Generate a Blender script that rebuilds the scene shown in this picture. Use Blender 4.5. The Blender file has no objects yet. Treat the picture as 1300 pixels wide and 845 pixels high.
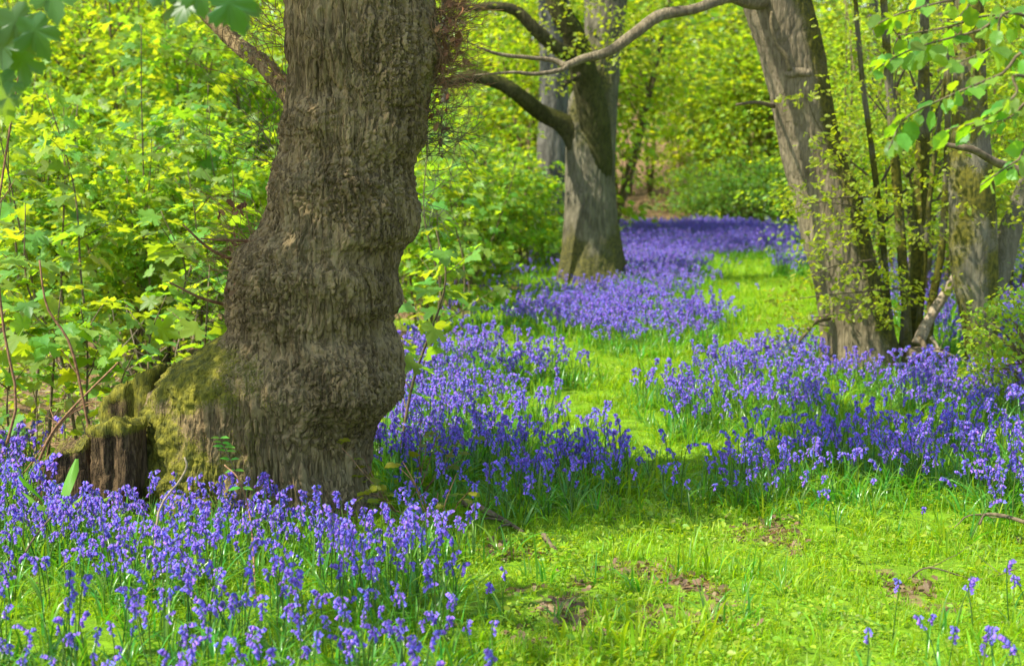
import bpy, math, random
import numpy as np
from mathutils import Vector, Matrix, Euler

# ------------------------------------------------------------------ camera
SC = bpy.context.scene
COL = SC.collection
F_PX, CX, CY = 2200.0, 650.0, 422.5          # focal length and centre in photo pixels (1300 x 845)
CAM = np.array([0.0, 0.0, 1.7])
PITCH = math.atan(222.5 / F_PX)
FWD = np.array([0, math.cos(PITCH), -math.sin(PITCH)])
UPV = np.array([0, math.sin(PITCH), math.cos(PITCH)])
RGT = np.array([1.0, 0, 0])
cd = bpy.data.cameras.new('camera')
cd.sensor_width = 36.0
cd.lens = 36.0 * F_PX / 1300.0
cd.clip_start, cd.clip_end = 0.1, 2000
cd.dof.use_dof = True
cd.dof.focus_distance = 8.0
cd.dof.aperture_fstop = 3.5
cam = bpy.data.objects.new('camera', cd)
cam.location = CAM
cam.rotation_euler = (math.pi / 2 - PITCH, 0, 0)
COL.objects.link(cam)
SC.camera = cam

# ------------------------------------------------------------------ light
SUN_DIR = np.array([-0.90, -0.42, 0.0])
SUN_DIR /= np.linalg.norm(SUN_DIR)
SUN_EL = math.radians(54)
W = bpy.data.worlds.new('World')
SC.world = W
W.use_nodes = True
nt = W.node_tree
sky = nt.nodes.new('ShaderNodeTexSky')
sky.sky_type = 'NISHITA'
sky.sun_disc = False
sky.sun_elevation = SUN_EL
sky.sun_rotation = math.atan2(SUN_DIR[0], SUN_DIR[1])
nt.links.new(sky.outputs[0], nt.nodes['Background'].inputs[0])
nt.nodes['Background'].inputs[1].default_value = 0.15
sl = bpy.data.lights.new('sun', 'SUN')
sl.energy = 3.9
sl.angle = math.radians(0.53)
sl.color = (1.0, 0.95, 0.85)
so = bpy.data.objects.new('sun', sl)
sv = Vector((SUN_DIR[0] * math.cos(SUN_EL), SUN_DIR[1] * math.cos(SUN_EL), math.sin(SUN_EL)))
so.rotation_euler = (-sv).to_track_quat('-Z', 'Y').to_euler()
so.location = sv * 60
COL.objects.link(so)
SC.view_settings.view_transform = 'Standard'
SC.view_settings.look = 'None'
SC.view_settings.gamma = 1.0
SC.view_settings.exposure = 1.15
SC.cycles.use_denoising = True
SC.cycles.denoiser = 'OPENIMAGEDENOISE'
SC.cycles.max_bounces = 8
SC.cycles.diffuse_bounces = 4
SC.cycles.transmission_bounces = 4
SC.cycles.glossy_bounces = 2
SC.cycles.sample_clamp_indirect = 6.0

# ------------------------------------------------------------------ helpers
RNG = np.random.default_rng(7)

def proj(P):
    d = np.atleast_2d(P) - CAM
    z = d @ FWD
    return CX + F_PX * (d @ RGT) / z, CY - F_PX * (d @ UPV) / z

def at(px, py, Y):
    r = FWD + RGT * (px - CX) / F_PX + UPV * (CY - py) / F_PX
    return CAM + r * (Y / r[1])

def gx(px, Y, z=0.0):
    """world x of picture column px for a point at distance Y and height z"""
    depth = Y * FWD[1] + (z - CAM[2]) * FWD[2]
    return (px - CX) / F_PX * depth

_perm = np.random.default_rng(3).permutation(256)
_perm = np.concatenate([_perm, _perm, _perm])
_grad = np.random.default_rng(4).normal(size=(256, 3))
_grad /= np.linalg.norm(_grad, axis=1)[:, None]

def perlin(p):
    p = np.asarray(p, float)
    i = np.floor(p).astype(int)
    f = p - i
    u = f * f * f * (f * (f * 6 - 15) + 10)
    i &= 255
    out = 0
    for dx in (0, 1):
        wx = u[:, 0] if dx else 1 - u[:, 0]
        for dy in (0, 1):
            wy = u[:, 1] if dy else 1 - u[:, 1]
            for dz in (0, 1):
                wz = u[:, 2] if dz else 1 - u[:, 2]
                h = _perm[_perm[_perm[i[:, 0] + dx] + i[:, 1] + dy] + i[:, 2] + dz]
                g = _grad[h]
                out = out + wx * wy * wz * (g[:, 0] * (f[:, 0] - dx) + g[:, 1] * (f[:, 1] - dy) + g[:, 2] * (f[:, 2] - dz))
    return out * 1.5

def n2(x, y, s, off=0.0):
    x = np.asarray(x, float).ravel(); y = np.asarray(y, float).ravel()
    return perlin(np.stack([x / s, y / s, np.full_like(x, off + 0.37)], 1))

def sstep(a, b, x):
    t = np.clip((np.asarray(x, float) - a) / (b - a), 0, 1)
    return t * t * (3 - 2 * t)

def H(x, y):
    x = np.asarray(x, float); y = np.asarray(y, float)
    sh = x.shape
    x = x.ravel(); y = y.ravel()
    h = 0.05 * n2(x, y, 2.3) + 0.02 * n2(x, y, 0.7, 5)
    e = 43 + 2.0 * n2(x, y, 9.0, 9) - 0.12 * np.clip(x - 6, 0, 40)
    b = np.clip(y - e, 0, None)
    h += 6.5 * sstep(0, 34, b) + 0.03 * np.clip(b - 34, 0, None) + 0.3 * sstep(0, 6, b) * n2(x, y, 4.0, 2)
    h += 0.05 * np.clip(-x - 5, 0, 30) * sstep(9, 14, y)
    return h.reshape(sh)

def Hs(x, y):
    return float(H(np.array([x]), np.array([y]))[0])

def mk_mesh(name, V, F4=None, F3=None, smooth=True, attrs=None, mat=None):
    me = bpy.data.meshes.new(name)
    V = np.asarray(V, np.float32)
    parts, starts, o = [], [], 0
    if F4 is not None and len(F4):
        F4 = np.asarray(F4, np.int32); parts.append(F4.ravel()); starts.append(o + 4 * np.arange(len(F4))); o += 4 * len(F4)
    if F3 is not None and len(F3):
        F3 = np.asarray(F3, np.int32); parts.append(F3.ravel()); starts.append(o + 3 * np.arange(len(F3))); o += 3 * len(F3)
    L = np.concatenate(parts); S = np.concatenate(starts).astype(np.int32)
    me.vertices.add(len(V)); me.vertices.foreach_set('co', V.ravel())
    me.loops.add(len(L)); me.loops.foreach_set('vertex_index', L)
    me.polygons.add(len(S)); me.polygons.foreach_set('loop_start', S)
    if smooth:
        me.polygons.foreach_set('use_smooth', np.ones(len(S), bool))
    me.update(calc_edges=True)
    for k, a in (attrs or {}).items():
        at_ = me.attributes.new(k, 'FLOAT', 'POINT')
        at_.data.foreach_set('value', np.asarray(a, np.float32))
    if mat is not None:
        me.materials.append(mat)
    return me

class Geo:
    def __init__(s):
        s.V, s.Q, s.T, s.A, s.n = [], [], [], [], 0
    def add(s, V, Q=None, T=None, A=None):
        V = np.asarray(V, float)
        s.V.append(V)
        if Q is not None and len(Q): s.Q.append(np.asarray(Q) + s.n)
        if T is not None and len(T): s.T.append(np.asarray(T) + s.n)
        s.A.append(np.zeros(len(V)) if A is None else np.asarray(A, float))
        s.n += len(V)
        return s
    def mesh(s, name, mat, smooth=True, attr='rnd'):
        return mk_mesh(name, np.concatenate(s.V), np.concatenate(s.Q) if s.Q else None,
                       np.concatenate(s.T) if s.T else None, smooth, {attr: np.concatenate(s.A)}, mat)

def link(o, parent=None):
    COL.objects.link(o)
    if parent is not None:
        o.parent = parent
    return o

def part(name, me, parent):
    return link(bpy.data.objects.new(name, me), parent)

def thing(name, label, cat, loc=(0, 0, 0), rz=0.0, group=None, me=None, sc=1.0):
    o = bpy.data.objects.new(name, me)
    o.location = loc; o.rotation_euler = (0, 0, rz); o.scale = (sc, sc, sc)
    o['label'] = label; o['category'] = cat
    if group: o['group'] = group
    return link(o)

def dup(root, loc, rz, sc=1.0, label=None, group=None):
    r = root.copy(); r.location = loc; r.rotation_euler = (0, 0, rz); r.scale = (sc, sc, sc)
    if label: r['label'] = label
    if group: r['group'] = group
    COL.objects.link(r)
    for ch in root.children:
        c = ch.copy(); c.parent = r; COL.objects.link(c)
    return r

def smooth_path(pts, n):
    P = np.asarray(pts, float)
    P = np.vstack([2 * P[0] - P[1], P, 2 * P[-1] - P[-2]])
    m = len(P) - 3
    t = np.linspace(0, m, n); i = np.minimum(t.astype(int), m - 1); u = (t - i)[:, None]
    a, b, c, d = P[i], P[i + 1], P[i + 2], P[i + 3]
    return 0.5 * (2 * b + (c - a) * u + (2 * a - 5 * b + 4 * c - d) * u ** 2 + (3 * b - a - 3 * c + d) * u ** 3)

def tube(P, R, k=6, cap=True):
    P = np.asarray(P, float); n = len(P)
    R = np.broadcast_to(np.asarray(R, float), (n,))
    T = np.gradient(P, axis=0); T /= np.linalg.norm(T, axis=1)[:, None] + 1e-9
    ref = np.array([0.31, 0.95, 0.05]) if abs(T[:, 2]).mean() > 0.7 else np.array([0.02, 0.05, 1.0])
    A = np.cross(T, ref); A /= np.linalg.norm(A, axis=1)[:, None] + 1e-9
    B = np.cross(T, A)
    th = np.linspace(0, 2 * math.pi, k, endpoint=False)
    V = P[:, None] + R[:, None, None] * (A[:, None] * np.cos(th)[None, :, None] + B[:, None] * np.sin(th)[None, :, None])
    V = V.reshape(-1, 3)
    i = np.arange(n - 1)[:, None]; j = np.arange(k)[None, :]; j2 = (j + 1) % k
    Q = np.stack([i * k + j, i * k + j2, (i + 1) * k + j2, (i + 1) * k + j], -1).reshape(-1, 4)
    Tt = None
    if cap:
        V = np.vstack([V, P[0], P[-1]]); c0, c1 = n * k, n * k + 1
        jj = np.arange(k); j3 = (jj + 1) % k
        Tt = np.vstack([np.stack([np.full(k, c0), j3, jj], 1), np.stack([np.full(k, c1), (n - 1) * k + jj, (n - 1) * k + j3], 1)])
    return V, Q, Tt

def wander(rng, start, d, length, n=8, wob=0.25, lift=0.0):
    d = np.asarray(d, float); d = d / np.linalg.norm(d)
    P = [np.asarray(start, float)]
    for _ in range(n - 1):
        d = d + rng.normal(0, wob, 3) * 0.5 + np.array([0, 0, lift])
        d /= np.linalg.norm(d)
        P.append(P[-1] + d * length / (n - 1))
    return np.array(P), d

def norm(a):
    return a / (np.linalg.norm(a, axis=-1, keepdims=True) + 1e-9)

# ------------------------------------------------------------------ materials
def new_mat(name):
    m = bpy.data.materials.new(name); m.use_nodes = True
    m.node_tree.nodes.clear()
    return m, m.node_tree.nodes, m.node_tree.links

def N(ns, t, **kw):
    n = ns.new(t)
    for k, v in kw.items(): setattr(n, k, v)
    return n

def leaf_mat(name, refl, trans, tf=0.5, var=0.3, rough=0.45, spec=0.4, obj_rnd=False, tip=None, hue=0.035):
    m, ns, ln = new_mat(name)
    out = N(ns, 'ShaderNodeOutputMaterial')
    if obj_rnd:
        r = N(ns, 'ShaderNodeObjectInfo').outputs['Random']
    else:
        a = N(ns, 'ShaderNodeAttribute'); a.attribute_name = 'rnd'; r = a.outputs['Fac']
    oi = N(ns, 'ShaderNodeObjectInfo').outputs['Random']
    def ramp(col):
        h = N(ns, 'ShaderNodeHueSaturation'); h.inputs['Color'].default_value = (*col, 1)
        mr = N(ns, 'ShaderNodeMapRange'); mr.inputs[3].default_value = 1 - var; mr.inputs[4].default_value = 1 + var
        ln.new(r, mr.inputs[0])
        # the hue drifts with another random number, so that value and hue are not locked
        mm = N(ns, 'ShaderNodeMath', operation='MULTIPLY'); mm.inputs[1].default_value = 7.31; ln.new(r, mm.inputs[0])
        ad = N(ns, 'ShaderNodeMath', operation='ADD'); ln.new(mm.outputs[0], ad.inputs[0]); ln.new(oi, ad.inputs[1])
        fr = N(ns, 'ShaderNodeMath', operation='FRACT'); ln.new(ad.outputs[0], fr.inputs[0])
        mh = N(ns, 'ShaderNodeMapRange'); mh.inputs[3].default_value = 0.5 - hue; mh.inputs[4].default_value = 0.5 + hue
        ln.new(fr.outputs[0], mh.inputs[0])
        ln.new(mh.outputs[0], h.inputs['Hue']); ln.new(mr.outputs[0], h.inputs['Value'])
        return h.outputs[0]
    p = N(ns, 'ShaderNodeBsdfPrincipled'); p.inputs['Roughness'].default_value = rough
    p.inputs['Specular IOR Level'].default_value = spec
    ln.new(ramp(refl), p.inputs['Base Color'])
    t = N(ns, 'ShaderNodeBsdfTranslucent'); ln.new(ramp(trans), t.inputs['Color'])
    x = N(ns, 'ShaderNodeMixShader'); x.inputs[0].default_value = tf
    ln.new(p.outputs[0], x.inputs[1]); ln.new(t.outputs[0], x.inputs[2]); ln.new(x.outputs[0], out.inputs[0])
    return m

def bark_mat(name, c0, c1, moss=(0.150, 0.146, 0.016), scale=1.0, bump=0.6, use_moss=True, lichen=None, line=26.0, lines=0.45):
    m, ns, ln = new_mat(name)
    out = N(ns, 'ShaderNodeOutputMaterial'); p = N(ns, 'ShaderNodeBsdfPrincipled')
    p.inputs['Roughness'].default_value = 0.9; p.inputs['Specular IOR Level'].default_value = 0.15
    tc = N(ns, 'ShaderNodeTexCoord'); mp = N(ns, 'ShaderNodeMapping'); mp.inputs['Scale'].default_value = (scale, scale, scale * 0.22)
    ln.new(tc.outputs['Object'], mp.inputs[0])
    n1 = N(ns, 'ShaderNodeTexNoise'); n1.inputs['Scale'].default_value = 22; n1.inputs['Detail'].default_value = 6; n1.inputs['Roughness'].default_value = 0.65
    ln.new(mp.outputs[0], n1.inputs['Vector'])
    n3 = N(ns, 'ShaderNodeTexNoise'); n3.inputs['Scale'].default_value = 3.0; n3.inputs['Detail'].default_value = 4
    ln.new(tc.outputs['Object'], n3.inputs['Vector'])
    ad = N(ns, 'ShaderNodeMath', operation='ADD'); ln.new(n1.outputs['Fac'], ad.inputs[0]); ln.new(n3.outputs['Fac'], ad.inputs[1])
    mr = N(ns, 'ShaderNodeMapRange'); mr.inputs[1].default_value = 0.7; mr.inputs[2].default_value = 1.35
    ln.new(ad.outputs[0], mr.inputs[0])
    mx = N(ns, 'ShaderNodeMix', data_type='RGBA'); mx.inputs[6].default_value = (*c0, 1); mx.inputs[7].default_value = (*c1, 1)
    ln.new(mr.outputs[0], mx.inputs[0]); col = mx.outputs[2]
    mp2 = N(ns, 'ShaderNodeMapping'); mp2.inputs['Scale'].default_value = (scale, scale, scale * 0.12); ln.new(tc.outputs['Object'], mp2.inputs[0])
    nf = N(ns, 'ShaderNodeTexNoise'); nf.inputs['Scale'].default_value = line; nf.inputs['Detail'].default_value = 3; nf.inputs['Roughness'].default_value = 0.55; nf.inputs['Distortion'].default_value = 0.35
    ln.new(mp2.outputs[0], nf.inputs['Vector'])
    sb = N(ns, 'ShaderNodeMath', operation='SUBTRACT'); sb.inputs[1].default_value = 0.5; ln.new(nf.outputs['Fac'], sb.inputs[0])
    ab = N(ns, 'ShaderNodeMath', operation='ABSOLUTE'); ln.new(sb.outputs[0], ab.inputs[0])
    rd = N(ns, 'ShaderNodeMapRange'); rd.inputs[1].default_value = 0.0; rd.inputs[2].default_value = 0.075; rd.inputs[3].default_value = lines; rd.inputs[4].default_value = 1.0
    ln.new(ab.outputs[0], rd.inputs[0])
    ml = N(ns, 'ShaderNodeMix', data_type='RGBA', blend_type='MULTIPLY'); ml.inputs[0].default_value = 1.0
    ln.new(col, ml.inputs[6]); ln.new(rd.outputs[0], ml.inputs[7]); col = ml.outputs[2]
    if lichen is not None:
        n5 = N(ns, 'ShaderNodeTexNoise'); n5.inputs['Scale'].default_value = 5; n5.inputs['Detail'].default_value = 8; n5.inputs['Roughness'].default_value = 0.75
        ln.new(tc.outputs['Object'], n5.inputs['Vector'])
        r5 = N(ns, 'ShaderNodeMapRange'); r5.inputs[1].default_value = 0.52; r5.inputs[2].default_value = 0.72; r5.inputs[4].default_value = 0.7
        ln.new(n5.outputs['Fac'], r5.inputs[0])
        m5 = N(ns, 'ShaderNodeMix', data_type='RGBA'); m5.inputs[7].default_value = (*lichen, 1)
        ln.new(r5.outputs[0], m5.inputs[0]); ln.new(col, m5.inputs[6]); col = m5.outputs[2]
    n2_ = N(ns, 'ShaderNodeTexNoise'); n2_.inputs['Scale'].default_value = 130 * scale; n2_.inputs['Detail'].default_value = 5
    ln.new(tc.outputs['Object'], n2_.inputs['Vector'])
    if use_moss:
        a = N(ns, 'ShaderNodeAttribute'); a.attribute_name = 'moss'
        s = N(ns, 'ShaderNodeMath', operation='MULTIPLY_ADD'); s.inputs[1].default_value = 1.4; 
        ln.new(n2_.outputs['Fac'], s.inputs[0]); ln.new(a.outputs['Fac'], s.inputs[2])
        r2 = N(ns, 'ShaderNodeMapRange'); r2.inputs[1].default_value = 0.98; r2.inputs[2].default_value = 1.3
        ln.new(s.outputs[0], r2.inputs[0])
        mc = N(ns, 'ShaderNodeMix', data_type='RGBA'); mc.inputs[6].default_value = (moss[0] * 0.55, moss[1] * 0.6, moss[2], 1); mc.inputs[7].default_value = (moss[0] * 1.5, moss[1] * 1.4, moss[2] * 1.3, 1)
        n4 = N(ns, 'ShaderNodeTexNoise'); n4.inputs['Scale'].default_value = 30; n4.inputs['Detail'].default_value = 6
        ln.new(tc.outputs['Object'], n4.inputs['Vector'])
        rr = N(ns, 'ShaderNodeMapRange'); rr.inputs[1].default_value = 0.35; rr.inputs[2].default_value = 0.65; ln.new(n4.outputs['Fac'], rr.inputs[0])
        ln.new(rr.outputs[0], mc.inputs[0])
        mm = N(ns, 'ShaderNodeMix', data_type='RGBA'); ln.new(r2.outputs[0], mm.inputs[0]); ln.new(col, mm.inputs[6]); ln.new(mc.outputs[2], mm.inputs[7])
        col = mm.outputs[2]
    ln.new(col, p.inputs['Base Color'])
    b1 = N(ns, 'ShaderNodeBump'); b1.inputs['Strength'].default_value = bump; b1.inputs['Distance'].default_value = 0.02
    ln.new(n1.outputs['Fac'], b1.inputs['Height'])
    b2 = N(ns, 'ShaderNodeBump'); b2.inputs['Strength'].default_value = 0.5; b2.inputs['Distance'].default_value = 0.006
    b3 = N(ns, 'ShaderNodeBump'); b3.inputs['Strength'].default_value = 0.9; b3.inputs['Distance'].default_value = 0.012
    ln.new(rd.outputs[0], b3.inputs['Height']); ln.new(b1.outputs[0], b3.inputs['Normal'])
    ln.new(n2_.outputs['Fac'], b2.inputs['Height']); ln.new(b3.outputs[0], b2.inputs['Normal'])
    ln.new(b2.outputs[0], p.inputs['Normal'])
    ln.new(p.outputs[0], out.inputs[0])
    return m

def plain_mat(name, c0, c1, scale=30.0, rough=0.8, bump=0.3):
    m, ns, ln = new_mat(name)
    out = N(ns, 'ShaderNodeOutputMaterial'); p = N(ns, 'ShaderNodeBsdfPrincipled')
    p.inputs['Roughness'].default_value = rough; p.inputs['Specular IOR Level'].default_value = 0.25
    tc = N(ns, 'ShaderNodeTexCoord')
    n1 = N(ns, 'ShaderNodeTexNoise'); n1.inputs['Scale'].default_value = scale; n1.inputs['Detail'].default_value = 5
    ln.new(tc.outputs['Object'], n1.inputs['Vector'])
    mr = N(ns, 'ShaderNodeMapRange'); mr.inputs[1].default_value = 0.35; mr.inputs[2].default_value = 0.65
    ln.new(n1.outputs['Fac'], mr.inputs[0])
    mx = N(ns, 'ShaderNodeMix', data_type='RGBA'); mx.inputs[6].default_value = (*c0, 1); mx.inputs[7].default_value = (*c1, 1)
    ln.new(mr.outputs[0], mx.inputs[0]); ln.new(mx.outputs[2], p.inputs['Base Color'])
    b = N(ns, 'ShaderNodeBump'); b.inputs['Strength'].default_value = bump; b.inputs['Distance'].default_value = 0.01
    ln.new(n1.outputs['Fac'], b.inputs['Height']); ln.new(b.outputs[0], p.inputs['Normal'])
    ln.new(p.outputs[0], out.inputs[0])
    return m

M = {}
M['bark_old'] = bark_mat('bark_old', (0.120, 0.083, 0.033), (0.400, 0.290, 0.135), bump=1.0, lichen=(0.35, 0.275, 0.135), line=25.0, lines=0.46)
M['bark_mid'] = bark_mat('bark_mid', (0.115, 0.102, 0.064), (0.250, 0.222, 0.145), moss=(0.105, 0.100, 0.030), bump=0.8, line=20.0, lines=0.6)
M['bark_limb'] = bark_mat('bark_limb', (0.050, 0.042, 0.020), (0.130, 0.112, 0.050), moss=(0.060, 0.066, 0.010), bump=0.8, line=22.0)
M['bark_lean'] = bark_mat('bark_lean', (0.140, 0.110, 0.062), (0.310, 0.252, 0.150), moss=(0.095, 0.090, 0.014), bump=0.7, line=26.0, lines=0.66)
M['bark_grey'] = bark_mat('bark_grey', (0.120, 0.108, 0.066), (0.260, 0.230, 0.145), moss=(0.110, 0.105, 0.014), scale=0.9, bump=0.5, line=24.0, lines=0.7)
M['bark_far'] = bark_mat('bark_far', (0.100, 0.096, 0.078), (0.200, 0.188, 0.155), scale=0.7, bump=0.5)
M['twig'] = plain_mat('twig', (0.085, 0.062, 0.032), (0.190, 0.145, 0.080), 40)
M['twig_red'] = plain_mat('twig_red', (0.160, 0.080, 0.035), (0.340, 0.190, 0.090), 40)
M['twig_pale'] = plain_mat('twig_pale', (0.210, 0.160, 0.095), (0.400, 0.325, 0.215), 40)
M['sap_stem'] = plain_mat('sap_stem', (0.085, 0.065, 0.030), (0.190, 0.150, 0.070), 40)
M['cut_wood'] = bark_mat('cut_wood', (0.060, 0.040, 0.018), (0.210, 0.135, 0.062), scale=1.3, bump=0.9, line=28.0)
M['syc'] = leaf_mat('syc', (0.140, 0.260, 0.035), (0.560, 0.750, 0.018), 0.52, 0.30)
M['syc_obj'] = leaf_mat('syc_obj', (0.130, 0.260, 0.045), (0.560, 0.750, 0.018), 0.50, 0.32, obj_rnd=True)
M['syc_near'] = leaf_mat('syc_near', (0.045, 0.135, 0.035), (0.300, 0.540, 0.010), 0.42, 0.2, rough=0.4, obj_rnd=True)
M['bright'] = leaf_mat('bright', (0.185, 0.300, 0.025), (0.600, 0.740, 0.016), 0.55, 0.35)
M['yellow'] = leaf_mat('yellow', (0.250, 0.300, 0.020), (0.620, 0.720, 0.015), 0.5, 0.3, hue=0.02)
M['fresh'] = leaf_mat('fresh', (0.200, 0.320, 0.035), (0.580, 0.760, 0.022), 0.55, 0.35, hue=0.03)
M['dark'] = leaf_mat('dark', (0.090, 0.200, 0.035), (0.340, 0.560, 0.022), 0.48, 0.35)
M['hazel'] = leaf_mat('hazel', (0.120, 0.260, 0.040), (0.500, 0.720, 0.012), 0.52, 0.35, obj_rnd=True)
M['grass'] = leaf_mat('grass', (0.215, 0.350, 0.012), (0.520, 0.740, 0.008), 0.45, 0.35, hue=0.03)
M['strap'] = leaf_mat('strap', (0.110, 0.290, 0.025), (0.300, 0.600, 0.015), 0.4, 0.25, rough=0.3, spec=0.6)
M['weed'] = leaf_mat('weed', (0.230, 0.350, 0.025), (0.540, 0.730, 0.012), 0.45, 0.4)
M['bell'] = leaf_mat('bell', (0.265, 0.175, 0.700), (0.400, 0.225, 0.830), 0.35, 0.42, rough=0.5, spec=0.3, hue=0.032)
M['bell_stem'] = leaf_mat('bell_stem', (0.110, 0.220, 0.030), (0.2, 0.4, 0.02), 0.25, 0.2)
M['dead'] = leaf_mat('dead', (0.260, 0.170, 0.085), (0.340, 0.200, 0.070), 0.3, 0.4, rough=0.6, hue=0.02)
M['dead_red'] = leaf_mat('dead_red', (0.210, 0.105, 0.045), (0.340, 0.150, 0.050), 0.3, 0.5, rough=0.8, hue=0.02, obj_rnd=True)
M['dock'] = leaf_mat('dock', (0.160, 0.400, 0.040), (0.400, 0.700, 0.020), 0.45, 0.15, obj_rnd=True)
M['bramble'] = leaf_mat('bramble', (0.300, 0.330, 0.015), (0.620, 0.640, 0.010), 0.45, 0.3)

def ground_mat():
    m, ns, ln = new_mat('ground')
    out = N(ns, 'ShaderNodeOutputMaterial'); p = N(ns, 'ShaderNodeBsdfPrincipled')
    p.inputs['Roughness'].default_value = 0.95; p.inputs['Specular IOR Level'].default_value = 0.1
    tc = N(ns, 'ShaderNodeTexCoord'); a = N(ns, 'ShaderNodeAttribute'); a.attribute_name = 'grassy'
    n1 = N(ns, 'ShaderNodeTexNoise'); n1.inputs['Scale'].default_value = 9; n1.inputs['Detail'].default_value = 9; n1.inputs['Roughness'].default_value = 0.7
    ln.new(tc.outputs['Object'], n1.inputs['Vector'])
    n2_ = N(ns, 'ShaderNodeTexVoronoi'); n2_.inputs['Scale'].default_value = 28
    ln.new(tc.outputs['Object'], n2_.inputs['Vector'])
    mg = N(ns, 'ShaderNodeMix', data_type='RGBA'); mg.inputs[6].default_value = (0.09, 0.17, 0.012, 1); mg.inputs[7].default_value = (0.20, 0.36, 0.012, 1)
    r1 = N(ns, 'ShaderNodeMapRange'); r1.inputs[1].default_value = 0.35; r1.inputs[2].default_value = 0.65; ln.new(n1.outputs['Fac'], r1.inputs[0])
    ln.new(r1.outputs[0], mg.inputs[0])
    ml = N(ns, 'ShaderNodeMix', data_type='RGBA'); ml.inputs[6].default_value = (0.080, 0.050, 0.024, 1); ml.inputs[7].default_value = (0.300, 0.190, 0.100, 1)
    sp = N(ns, 'ShaderNodeSeparateColor'); ln.new(n2_.outputs['Color'], sp.inputs[0]); ln.new(sp.outputs[0], ml.inputs[0])
    mx = N(ns, 'ShaderNodeMix', data_type='RGBA')
    sm = N(ns, 'ShaderNodeMath', operation='ADD'); ln.new(a.outputs['Fac'], sm.inputs[0]); ln.new(n1.outputs['Fac'], sm.inputs[1])
    r3 = N(ns, 'ShaderNodeMapRange'); r3.inputs[1].default_value = 0.85; r3.inputs[2].default_value = 1.15; ln.new(sm.outputs[0], r3.inputs[0])
    ln.new(r3.outputs[0], mx.inputs[0]); ln.new(ml.outputs[2], mx.inputs[6]); ln.new(mg.outputs[2], mx.inputs[7])
    ln.new(mx.outputs[2], p.inputs['Base Color'])
    b = N(ns, 'ShaderNodeBump'); b.inputs['Strength'].default_value = 0.8; b.inputs['Distance'].default_value = 0.03
    ln.new(n1.outputs['Fac'], b.inputs['Height']); ln.new(b.outputs[0], p.inputs['Normal'])
    ln.new(p.outputs[0], out.inputs[0])
    return m
M['ground'] = ground_mat()

# ------------------------------------------------------------------ planting map (ground areas, outlined by where they stand)
def G2(px, py):
    r = FWD + RGT * (px - CX) / F_PX + UPV * (CY - py) / F_PX
    t = -CAM[2] / r[2]
    return (CAM + r * t)[:2]

def inpoly(x, y, poly):
    x = np.asarray(x); y = np.asarray(y)
    c = np.zeros(x.shape, bool)
    j = len(poly) - 1
    for i in range(len(poly)):
        xi, yi = poly[i]; xj, yj = poly[j]
        k = ((yi > y) != (yj > y)) & (x < (xj - xi) * (y - yi) / (yj - yi + 1e-12) + xi)
        c ^= k; j = i
    return c

def gpoly(pts):
    return [G2(*p) for p in pts]

BLUE = [  # (outline on the ground, density per square metre, height factor)
    (gpoly([(-420, 800), (560, 805), (612, 795), (600, 990), (-500, 990)]), 56, 0.84),
    (gpoly([(-420, 690), (60, 668), (190, 655), (300, 668), (480, 688), (540, 692), (590, 735), (612, 790), (560, 812), (-420, 800)]), 112, 0.86),
    (gpoly([(-300, 600), (30, 612), (76, 640), (70, 670), (-300, 672)]), 90, 1.1),
    (gpoly([(508, 520), (560, 500), (640, 520), (720, 545), (800, 585), (842, 622), (800, 640), (700, 645), (600, 650), (520, 640), (480, 600)]), 120, 0.92),
    (gpoly([(470, 470), (520, 452), (620, 455), (700, 465), (745, 485), (690, 505), (600, 505), (520, 510), (470, 520)]), 75, 1.0),
    (gpoly([(520, 640), (600, 645), (720, 650), (760, 665), (640, 700), (540, 680)]), 26, 0.9),
    (gpoly([(690, 395), (740, 378), (800, 384), (880, 408), (905, 430), (860, 450), (790, 455), (700, 435), (640, 410)]), 85, 1.0),
    (gpoly([(788, 292), (900, 290), (1012, 300), (1014, 324), (930, 330), (895, 350), (880, 382), (840, 396), (795, 378), (780, 330)]), 85, 1.0),
    (gpoly([(540, 340), (705, 335), (700, 420), (600, 440), (530, 420)]), 9, 1.0),
    (gpoly([(800, 505), (880, 480), (960, 455), (1030, 428), (1060, 470), (1140, 490), (1330, 505), (1340, 530), (1150, 530), (1000, 532), (900, 550), (850, 550)]), 80, 0.92),
    (gpoly([(1140, 495), (1500, 500), (1600, 560), (1300, 560), (1150, 530)]), 60, 1.0),
    (gpoly([(890, 618), (960, 598), (1060, 588), (1180, 584), (1500, 584), (1600, 690), (1330, 690), (1260, 660), (1150, 640), (1040, 632), (900, 640)]), 110, 0.92),
    (gpoly([(900, 548), (1150, 528), (1340, 528), (1500, 590), (1180, 590), (960, 600)]), 24, 0.9),
    (gpoly([(830, 615), (900, 608), (1000, 640), (900, 655), (840, 640)]), 18, 0.9),
    (gpoly([(880, 640), (1100, 640), (1250, 665), (1300, 700), (1100, 690)]), 5, 0.8),
    (gpoly([(1150, 800), (1250, 786), (1400, 790), (1600, 900), (1400, 990), (1180, 930)]), 15, 0.85),
    (gpoly([(600, 740), (665, 745), (670, 850), (615, 850)]), 9, 0.9),
    (gpoly([(1100, 345), (1300, 330), (1500, 330), (1600, 420), (1250, 470), (1120, 420)]), 45, 1.0),
    (gpoly([(985, 322), (1030, 325), (1040, 352), (1000, 360)]), 60, 1.0),
    (gpoly([(870, 395), (960, 392), (950, 412), (890, 420)]), 6, 0.9),
]
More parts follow.
